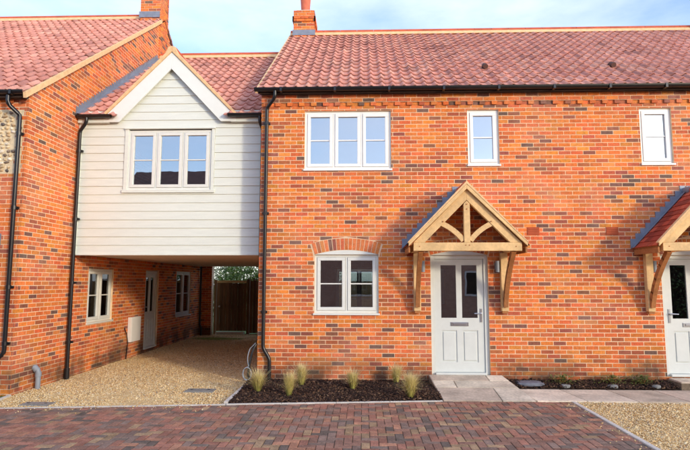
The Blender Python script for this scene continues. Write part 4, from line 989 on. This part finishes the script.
# front gable roof
yb = lambda z: max(YL, EY4 + (z - EZ4) / SL4)
gr = MB()
for sg in (-1, 1):
    e = (GAX + sg * GPT); gr.mesh([(e, YL - .06, 4.84), (GAX, YL - .06, GZ - .03), (GAX, yb(GZ), GZ - .03), (e, yb(4.86), 4.84), (e, YL - .06, 4.81), (GAX, YL - .06, GZ - .06), (GAX, yb(GZ), GZ - .06), (e, yb(4.86), 4.81)], [(0, 1, 2, 3), (4, 7, 6, 5), (0, 4, 5, 1), (0, 3, 7, 4)])
gr = gr.build('gable_roof', 'felt', linkb)
for sg in (-1, 1):
    keepg = lambda p, sg=sg: p.y < yb(p.z) + .1 and (p.x - GAX) * sg > -.05
    if sg > 0: tiled_slope(gr, (GAX + GPT + .03, YL - .045, 4.895), (0, 1, 0), Vector((-1, 0, gsl)), 2.2, GPT * math.sqrt(1 + gsl ** 2), .30, keep=keepg, n_single=0)
    else: tiled_slope(gr, (GAX - GPT - .03, YL - .045 + 2.2, 4.895), (0, -1, 0), Vector((1, 0, gsl)), 2.2, GPT * math.sqrt(1 + gsl ** 2), .30, keep=keepg, n_single=0)
    # barge board, verge bedding
    q = [(GAX + sg * (GPT + .10), 4.775), (GAX + sg * (GPT - .20), 4.775), (GAX, GZ - .345), (GAX, GZ + .0), (GAX + sg * (GPT + .10), 4.775 + .10)]
    if sg < 0: q = q[::-1]
    MB().prism(q, FK, .10, .062).build('barge_board', 'trim', gr, bevel=.004)
    q = [(GAX + sg * (GPT + .10), 4.877), (GAX, GZ + .003), (GAX, GZ + .12), (GAX + sg * .07, GZ + .10), (GAX + sg * .13, GZ - .03), (GAX + sg * (GPT + .10), 4.955)]
    if sg < 0: q = q[::-1]
    MB().prism(q, FK, .125, .03).build('verge_bedding', 'bedding', gr, bevel=.01)
    xa, xb = (XL0, GAX - GPT - .0) if sg < 0 else (GAX + GPT + .0, XL1)
    MB().box(xa, xb, YL - .098, YL - .022, 4.765, 4.85).build('boxed_eaves', 'board', linkb, bevel=.004)
MB().tube([(GAX, YL - .06, GZ + .04), (GAX, yb(GZ) + .1, GZ + .04)], .10, 12).build('ridge_tile', 'ridge', gr, smooth=True)
g1 = gutter(linkb, XL0 + .01, GAX - GPT + .06, YL - .10, EZ4 - .0, brackets=False); g2 = gutter(linkb, GAX + GPT - .04, XL1 - .005, YL - .10, EZ4 - .0, brackets=False)
# lead against the left house gable
F5 = side(XS + .006)
lead_step(linkb, F5, (EY4 - .05, EZ4 + .03), (4.2, EZ4 + .06 + SL4 * (4.2 - EY4)), .15, 42, 'stepped_flashing')
lv = MB(); pt = lambda x, y, h: (x, y, EZ4 + SL4 * (y - EY4) + h)
lv.mesh([pt(x, y, h) for y in (EY4 - .06, 4.2) for x, h in ((XS + .012, .075), (XS + .15, .06), (XS + .15, .066), (XS + .012, .082))], [(0, 1, 2, 3), (7, 6, 5, 4), (0, 4, 5, 1), (1, 5, 6, 2), (2, 6, 7, 3), (3, 7, 4, 0)]); lv.build('flashing', 'lead', linkb)
pipe(linkb, [(XS + .22, YL - .165, 4.86), (XS + .22, YL - .165, 4.75), (XS + .07, YL - .10, 4.60), (XS + .07, YL - .10, .05), (XS + .07, YL - .10, G - .03)], clips=[(XS + .07, YL - .1, 4.2), (XS + .07, YL - .1, 2.85), (XS + .07, YL - .1, 1.62), (XS + .07, YL - .1, .5)])
MB().tube([(XS + .07, YL - .10, .02), (XS + .07, YL - .10, G + .0)], .048, 12).build('pipe_shoe', 'black', linkb, smooth=True)
pipe(linkb, [(X0 - .10, YL - .165, 4.85), (X0 - .10, YL - .165, 4.72), (X0 - .055, YL - .10, 4.62), (X0 - .055, YL - .10, G - .03)], r=.03)

# ================================================================== fence, gate and greenery at the back of the carport
YG = 9.25
def fence_col(): 
    k = rng.uniform(.7, 1.3); return tuple(v * k for v in lin(*rng.choice([(118, 86, 62), (104, 76, 56), (128, 94, 66)]))[:3])
def boards(parent, xa, xb, z0, z1, y, wb=.105, name='board'):
    n = int(round((xb - xa) / wb)); wb = (xb - xa) / n
    for k in range(n):
        m = MB().box(-wb / 2 + .002, wb / 2 - .002, -.009, .009, 0, z1 - z0 + rng.uniform(-.006, .006)); o = m.build(name, 'fence', parent, bevel=.002)
        o.matrix_basis = Matrix.Translation(Vector((xa + wb * (k + .5), y + (.006 if k % 2 else 0), z0)) - woff(parent)); o.color = (*fence_col(), 1)
gate = thing('garden_gate', 'dark brown vertical board gate with pale rail at carport end', 'gate', (-2.8, YG, G))
boards(gate, -3.36, -2.30, G + .09, 1.60, YG)
for zz in (.05, .72, 1.42):
    o = MB().box(-3.33, -2.33, YG + .02, YG + .06, zz, zz + .1).build('ledge', 'fence', gate); o.color = (*fence_col(), 1)
o = MB().box(-3.36, -2.30, YG - .035, YG + .05, 1.605, 1.69).build('top_rail', 'oak', gate, bevel=.004)
o = MB().box(-3.30, -2.34, YG - .25, YG - .02, G - .02, G + .075).build('gate_step', 'concrete', gate, bevel=.006)
MB().tube([(-3.26, YG - .012, .78), (-3.26, YG - .05, .78)], .035, 10).build('latch', 'steel', gate)
fence = thing('board_fence', 'dark brown closeboard fence panel beside the garden gate', 'fence', (-1.2, YG, G))
boards(fence, -2.18, -.2, G + .02, 1.70, YG)
for xx in (-2.24, -.15):
    o = MB().box(xx - .05, xx + .05, YG - .03, YG + .08, G - .1, 1.74).build('post', 'fence', fence, bevel=.004); o.color = (*fence_col(), 1)
o = MB().box(-2.18, -.2, YG - .02, YG + .03, 1.712, 1.74).build('capping_rail', 'fence', fence, bevel=.003); o.color = (*fence_col(), 1)
o = MB().box(-3.46, -3.38, YG - .03, YG + .08, G - .1, 1.72).build('gate_post', 'fence', gate, bevel=.004); o.color = (*fence_col(), 1)
def bush(name, label, cat, c, r, n, cols, group=None, trunk=True):
    t = thing(name, label, cat, (c[0], c[1], G - .12), group)
    P = nrg.normal(0, 1, (n, 3)); P /= np.linalg.norm(P, axis=1)[:, None]; rad = nrg.uniform(.55, 1.05, (n, 1))
    lob = 1 + .22 * np.sin(3 * P[:, :1] + 2 * c[0]) * np.cos(4 * P[:, 1:2]) + .15 * np.sin(7 * P[:, 2:3] + c[1])
    Cn = P * rad * lob * np.array(r) + np.array(c)
    a = nrg.normal(0, 1, (n, 3)); a /= np.linalg.norm(a, axis=1)[:, None]; b_ = nrg.normal(0, 1, (n, 3)); b_ -= a * (a * b_).sum(1)[:, None]; b_ /= np.linalg.norm(b_, axis=1)[:, None]
    s_ = nrg.uniform(.04, .10, (n, 1)); V = np.stack([Cn - a * s_, Cn + b_ * s_ * .5, Cn + a * s_, Cn - b_ * s_ * .5], 1).reshape(-1, 3)
    C = np.repeat(np.array([q[:3] for q in cols])[nrg.integers(0, len(cols), n)] * nrg.uniform(.7, 1.3, (n, 1)), 4, 0)
    raw_mesh('crown', V, np.arange(4 * n).reshape(-1, 4), C, 'leaf', t)
    if trunk:
        m = MB(); m.tube([(c[0], c[1], G - .2), (c[0] + .05, c[1], c[2] * .5), (c[0], c[1], c[2])], [.09, .07, .04], 8)
        for k in range(6): an = k * 1.05; m.tube([(c[0], c[1], c[2] * .6), (c[0] + r[0] * .6 * math.cos(an), c[1] + r[1] * .6 * math.sin(an), c[2] + r[2] * .4 * math.sin(k * 2.1))], [.04, .012], 6)
        m.build('trunk', 'bark_wood', t)
GRN = [lin(118, 140, 62), lin(96, 122, 54), lin(140, 154, 84), lin(82, 104, 50)]
for i, (cx_, cy_, cz_, rr, lab) in enumerate([(-3.4, 13.4, 1.2, (1.5, 1.2, 1.25), 'leafy green bush above the garden gate, nearer the brick return'), (-1.3, 13.8, 1.1, (1.6, 1.2, 1.2), 'leafy green bush above the board fence beside the gate')]):
    bush('bush', lab, 'bush', (cx_, cy_, cz_), rr, 5500, GRN, 'bushes behind the carport fence')
bush('tree', 'taller grey green tree standing behind the bushes over the fence', 'tree', (-3.0, 19, 2.6), (4.5, 1.6, 2.0), 9000, [lin(132, 136, 104), lin(112, 122, 84), lin(150, 150, 118), lin(96, 104, 70)])
lawn2 = MB(); lawn2.prism([(-30, 9.4), (30, 9.4), (30, 60), (-30, 60)], lambda s, t, d: (s, t, d), G - .02, G - .11, lin(92, 112, 54)[:3]); tag(lawn2.build('garden_ground', 'grass'), 'rear garden grass behind the carport fence', kind='structure')

# ================================================================== small things
def tuft(loc, h, n, label, lean=0.):
    spread = rng.uniform(.065, .125); x, y, z = loc; V = []; Fq = []; C = []
    for k in range(n):
        a = rng.uniform(0, 6.283); r0 = rng.uniform(0, .035); sp = rng.gauss(0, 1) * spread ; a2 = a + rng.uniform(-.6, .6); hh = h * rng.uniform(.5, 1.1); flop = rng.random() < .12
        p0 = np.array([x + r0 * math.cos(a), y + r0 * math.sin(a), z - .01]); dr = np.array([math.cos(a2), math.sin(a2), 0]); out = abs(sp) + .02
        p1 = p0 + dr * out * .35 + np.array([0, 0, hh * .6]); p2 = p0 + dr * (out * 1.15 if not flop else out + .10) + np.array([lean, 0, hh if not flop else hh * .55]); sd = np.array([-math.sin(a), math.cos(a), 0]) * .0026
        i = len(V); V += [p0 - sd, p0 + sd, p1 + sd * .8, p1 - sd * .8, p2]; Fq += [(i, i + 1, i + 2, i + 3), (i + 3, i + 2, i + 4)]
        g0 = np.array(lin(132, 142, 58)[:3]); g1 = np.array(lin(206, 190, 112)[:3]); g2 = np.array(lin(232, 216, 168)[:3]); q = rng.uniform(.8, 1.2)
        if rng.random() < .35: g0 = np.array(lin(176, 160, 92)[:3])
        C += [tuple(c * q) for c in (g0, g0, g1, g1, g2)]
    m = MB(); m.v = [tuple(v) for v in V]; m.f = Fq; m.c = C
    me = bpy.data.meshes.new('grass_tuft'); me.from_pydata(m.v, [], m.f); a = me.color_attributes.new('tint', 'FLOAT_COLOR', 'POINT'); arr = np.ones((len(V), 4), np.float32); arr[:, :3] = np.array(C); a.data.foreach_set('color', arr.ravel())
    me.materials.append(MATS['blade']); o = bpy.data.objects.new('grass_tuft', me); COL.objects.link(o); tag(o, label, 'grass tuft', 'ornamental grasses in the bark bed')
mz = lambda x, y: float(G + .005 + .055 * min(1, max(0, (y + 1.66) / 1.2))) + .01
for (x, y, h, lab) in [(.12, -.93, .37, 'wide golden grass tuft at the foot of corner downpipe'), (.655, -1.14, .39, 'slim upright golden grass tuft nearest the paving, right of the corner pipe'),
                       (.775, -.47, .38, 'pale grass tuft close to the wall, just behind the slim upright one'), (1.65, -.70, .34, 'pale grass tuft alone below right half of ground floor window'),
                       (2.40, -.26, .34, 'wide pale grass tuft against the wall beside the door path'), (2.56, -1.22, .40, 'green based golden grass tuft nearest the slab path')]:
    tuft((x, y, mz(x, y)), h, int(rng.uniform(420, 760)), lab, rng.uniform(-.04, .05))
def small_plant(loc, label):
    t = thing('small_plant', label, 'plant', loc, 'young plants in the narrow bed'); x, y, z = loc
    n = 420; V = []; C = []
    for k in range(n):
        a = rng.uniform(0, 6.283); r = abs(rng.gauss(0, .13)); c = np.array([x + r * math.cos(a) * 1.2, y + r * math.sin(a) * .6, z + rng.uniform(.01, .15)]); u_ = np.array([math.cos(a), math.sin(a), rng.uniform(-.3, .6)]) * .020; w_ = np.array([-math.sin(a), math.cos(a), rng.uniform(-.3, .3)]) * .011
        V += [c - u_, c + w_, c + u_, c - w_]; q = rng.uniform(.6, 1.3); C += [tuple(v * q for v in lin(112, 128, 66)[:3])] * 4
    raw_mesh('leaves', np.array(V), np.arange(4 * n).reshape(-1, 4), np.array(C), 'leaf', t)
    m = MB()
    for k in range(7): a = k * .9; m.tube([(x, y, z - .02), (x + .07 * math.cos(a), y + .04 * math.sin(a), z + .07)], [.004, .002], 5)
    m.build('stems', 'oak_dark', t)
for x, lab in ((5.28, 'low green plant in narrow bed nearest the grey flat stone'), (6.12, 'low green plant in middle of the narrow bed'), (6.62, 'low green plant in narrow bed near the second door')): small_plant((x, -.17, G + .07), lab)
def rubble(loc, sx, sy, sz, label, name='rock', mt='concrete'):
    bm = bmesh.new(); bmesh.ops.create_icosphere(bm, subdivisions=3, radius=1)
    for v in bm.verts:
        n = .14 * math.sin(3.1 * v.co.x + loc[0] * 3) + .12 * math.sin(4.3 * v.co.y + loc[0]) + rng.uniform(-.05, .05)
        v.co = Vector((math.copysign(abs(v.co.x) ** .75, v.co.x) * sx * (1 + n), math.copysign(abs(v.co.y) ** .75, v.co.y) * sy * (1 + n), math.copysign(abs(v.co.z) ** .6, v.co.z) * sz * (1 + n * .5)))
    me = bpy.data.meshes.new(name); bm.to_mesh(me); bm.free(); me.materials.append(MATS[mt]); o = bpy.data.objects.new(name, me); COL.objects.link(o); o.location = loc; tag(o, label, 'rock'); return o
rubble((4.70, -.21, G + .075), .27, .12, .035, 'flat grey slate stone lying in bark right of the door path', 'rock', 'stone')
for x, lab in ((5.27, 'pale grey rock in narrow bed, nearest the flat slate stone'), (6.05, 'pale grey rock in the middle of the narrow bed'), (6.78, 'pale grey rock in narrow bed nearest the second door')):
    rubble((x, -.335, G + .055), .08, .045, .032, lab, 'rock', 'rock')
# drain covers
def cover(c, sx, sy, label, skew=0.):
    o = MB().box(c[0] - sx, c[0] + sx, c[1] - sy, c[1] + sy, G - .03, G + .006).build('drain_cover', 'galv', bevel=.004); tag(o, label, 'drain cover', 'drain covers in the gravel')
    MB().box(c[0] - sx + .03, c[0] + sx - .03, c[1] - sy + .03, c[1] + sy - .03, G + .0065, G + .014).build('cover_plate', 'galv', o, bevel=.003)
    for kx in (-1, 1): MB().box(c[0] + kx * sx * .6 - .02, c[0] + kx * sx * .6 + .02, c[1] - .012, c[1] + .012, G + .0142, G + .019).build('lifting_key', 'black', o)
cover((-.90, -.66), .24, .13, 'grey metal drain cover in sunny gravel left of planting bed')
cover((-3.02, -1.74), .22, .11, 'grey drain cover in gravel by corner of flint panelled house')
# grey stub pipe
sp = thing('stub_pipe', 'short grey service pipe standing in gravel by the brick corner', 'pipe', (-3.70, -.60, G))
MB().tube([(-3.72, -.60, G - .03), (-3.72, -.60, G + .26), (-3.735, -.60, G + .31), (-3.775, -.60, G + .345), (XS + .01, -.60, G + .355)], .042, 12).build('pipe_body', 'grey_plastic', sp, smooth=True)
MB().tube([(-3.72, -.60, G + .20), (-3.72, -.60, G + .27)], .052, 12).build('collar', 'grey_plastic', sp, smooth=True)
MB().tube([(-3.745, -.60, G + .30), (-3.80, -.60, G + .36)], .052, 12).build('elbow_collar', 'grey_plastic', sp, smooth=True)
# hose loop hanging at the corner of the terrace
hs = MB(); pts = []
hs.tube([(X0 - .03, -.02, .52), (X0 - .06, -.04, .46), (X0 - .10, -.05, .33), (X0 - .135, -.06, .16), (X0 - .15, -.07, .02), (X0 - .13, -.07, G + .02)], .022, 8)
tag(hs.build('conduit', 'black', smooth=True), 'black conduit curving to the ground at the terrace corner', 'conduit')
hp = [(X0 - .03, -.05, .55)] + [(X0 - .10 - .05 * math.sin(t * 2.6) - .02 * t, -.08, .5 - .34 * t) for t in [.15 * k for k in range(1, 8)]]
cxx, czz = X0 - .16, .02
hp += [(cxx + .075 * math.cos(a), -.09 - .004 * a, czz + .11 * math.sin(a)) for a in [1.6 + .45 * k for k in range(22)]]
tag(MB().tube(hp, .009, 6).build('cable', 'grey_plastic', smooth=True), 'thin grey cable coiled in a loop beside the terrace corner', 'cable')

# ================================================================== houses across the street (seen in the window glass)
def opposite(x0, x1, y0, dep, ez, rz, label):
    t = thing('brick_house', label, 'house', ((x0 + x1) / 2, y0, G))
    MB().box(x0, x1, y0 - dep, y0, G - .05, ez).build('wall', 'far_brick', t)
    ym = y0 - dep / 2; o = .25
    r = MB(); r.mesh([(x, a, b) for x in (x0 - .1, x1 + .1) for a, b in ((y0 + o, ez - .1), (ym, rz), (y0 - dep - o, ez - .1), (ym, rz - .25))], [(0, 1, 2, 3), (7, 6, 5, 4), (0, 4, 5, 1), (1, 5, 6, 2), (2, 6, 7, 3), (3, 7, 4, 0)]); r.build('roof', 'far_roof', t)
    x = x0 + 1.3
    while x < x1 - 1.5:
        for z0_ in (1.0, 3.6):
            wn_ = MB().box(x, x + 1.2, y0 - .02, y0 + .03, z0_, z0_ + 1.15).build('window', 'white', t); MB().box(x + .08, x + 1.12, y0 + .031, y0 + .036, z0_ + .08, z0_ + 1.07).build('pane', 'black', wn_)
        x += 2.7
opposite(-11.0, 8.5, -15, 8, 4.9, 7.9, 'red brick house across the street, mirrored in the window glass')

# rear garden fence seen through the ground floor rooms, and unseen greenery added to block bright horizon from the second door glass
rearf = thing('board_fence', 'pale closeboard fence at the back, glimpsed through the ground floor window', 'fence', (4.5, 12.5, G))
n = 60
for k in range(n):
    o = MB().box(-.072, .072, -.009, .009, 0, 1.85 + rng.uniform(-.01, .01)).build('board', 'fence', rearf); o.matrix_basis = Matrix.Translation(Vector((.1 + .15 * k, 12.5 + (.008 if k % 2 else 0), G)) - woff(rearf))
    q = rng.uniform(.85, 1.15); o.color = (*[v * q for v in lin(186, 148, 108)[:3]], 1)
hd = thing('added_hedge', 'greenery added across the street to mask bright horizon in second door glass', 'added_hedge', (19, -15.5, G))
n = 20000; P_ = np.stack([nrg.uniform(9.2, 30, n), -15.5 + nrg.normal(0, .35, n), G + nrg.uniform(0, 3.1, n) + .15 * np.sin(nrg.uniform(9.2, 30, n) * 2)], 1)
a = nrg.normal(0, 1, (n, 3)); a /= np.linalg.norm(a, axis=1)[:, None]; b_ = nrg.normal(0, 1, (n, 3)); b_ -= a * (a * b_).sum(1)[:, None]; b_ /= np.linalg.norm(b_, axis=1)[:, None]; s_ = nrg.uniform(.04, .11, (n, 1))
raw_mesh('foliage', np.stack([P_ - a * s_, P_ + b_ * s_ * .5, P_ + a * s_, P_ - b_ * s_ * .5], 1).reshape(-1, 3), np.arange(4 * n).reshape(-1, 4), np.repeat(np.array(lin(92, 108, 60)[:3])[None] * nrg.uniform(.6, 1.3, (n, 1)), 4, 0), 'leaf', hd)
MB().box(9.3, 29.9, -15.75, -15.25, G - .05, 2.6).build('added_hedge_core', 'soil', hd)
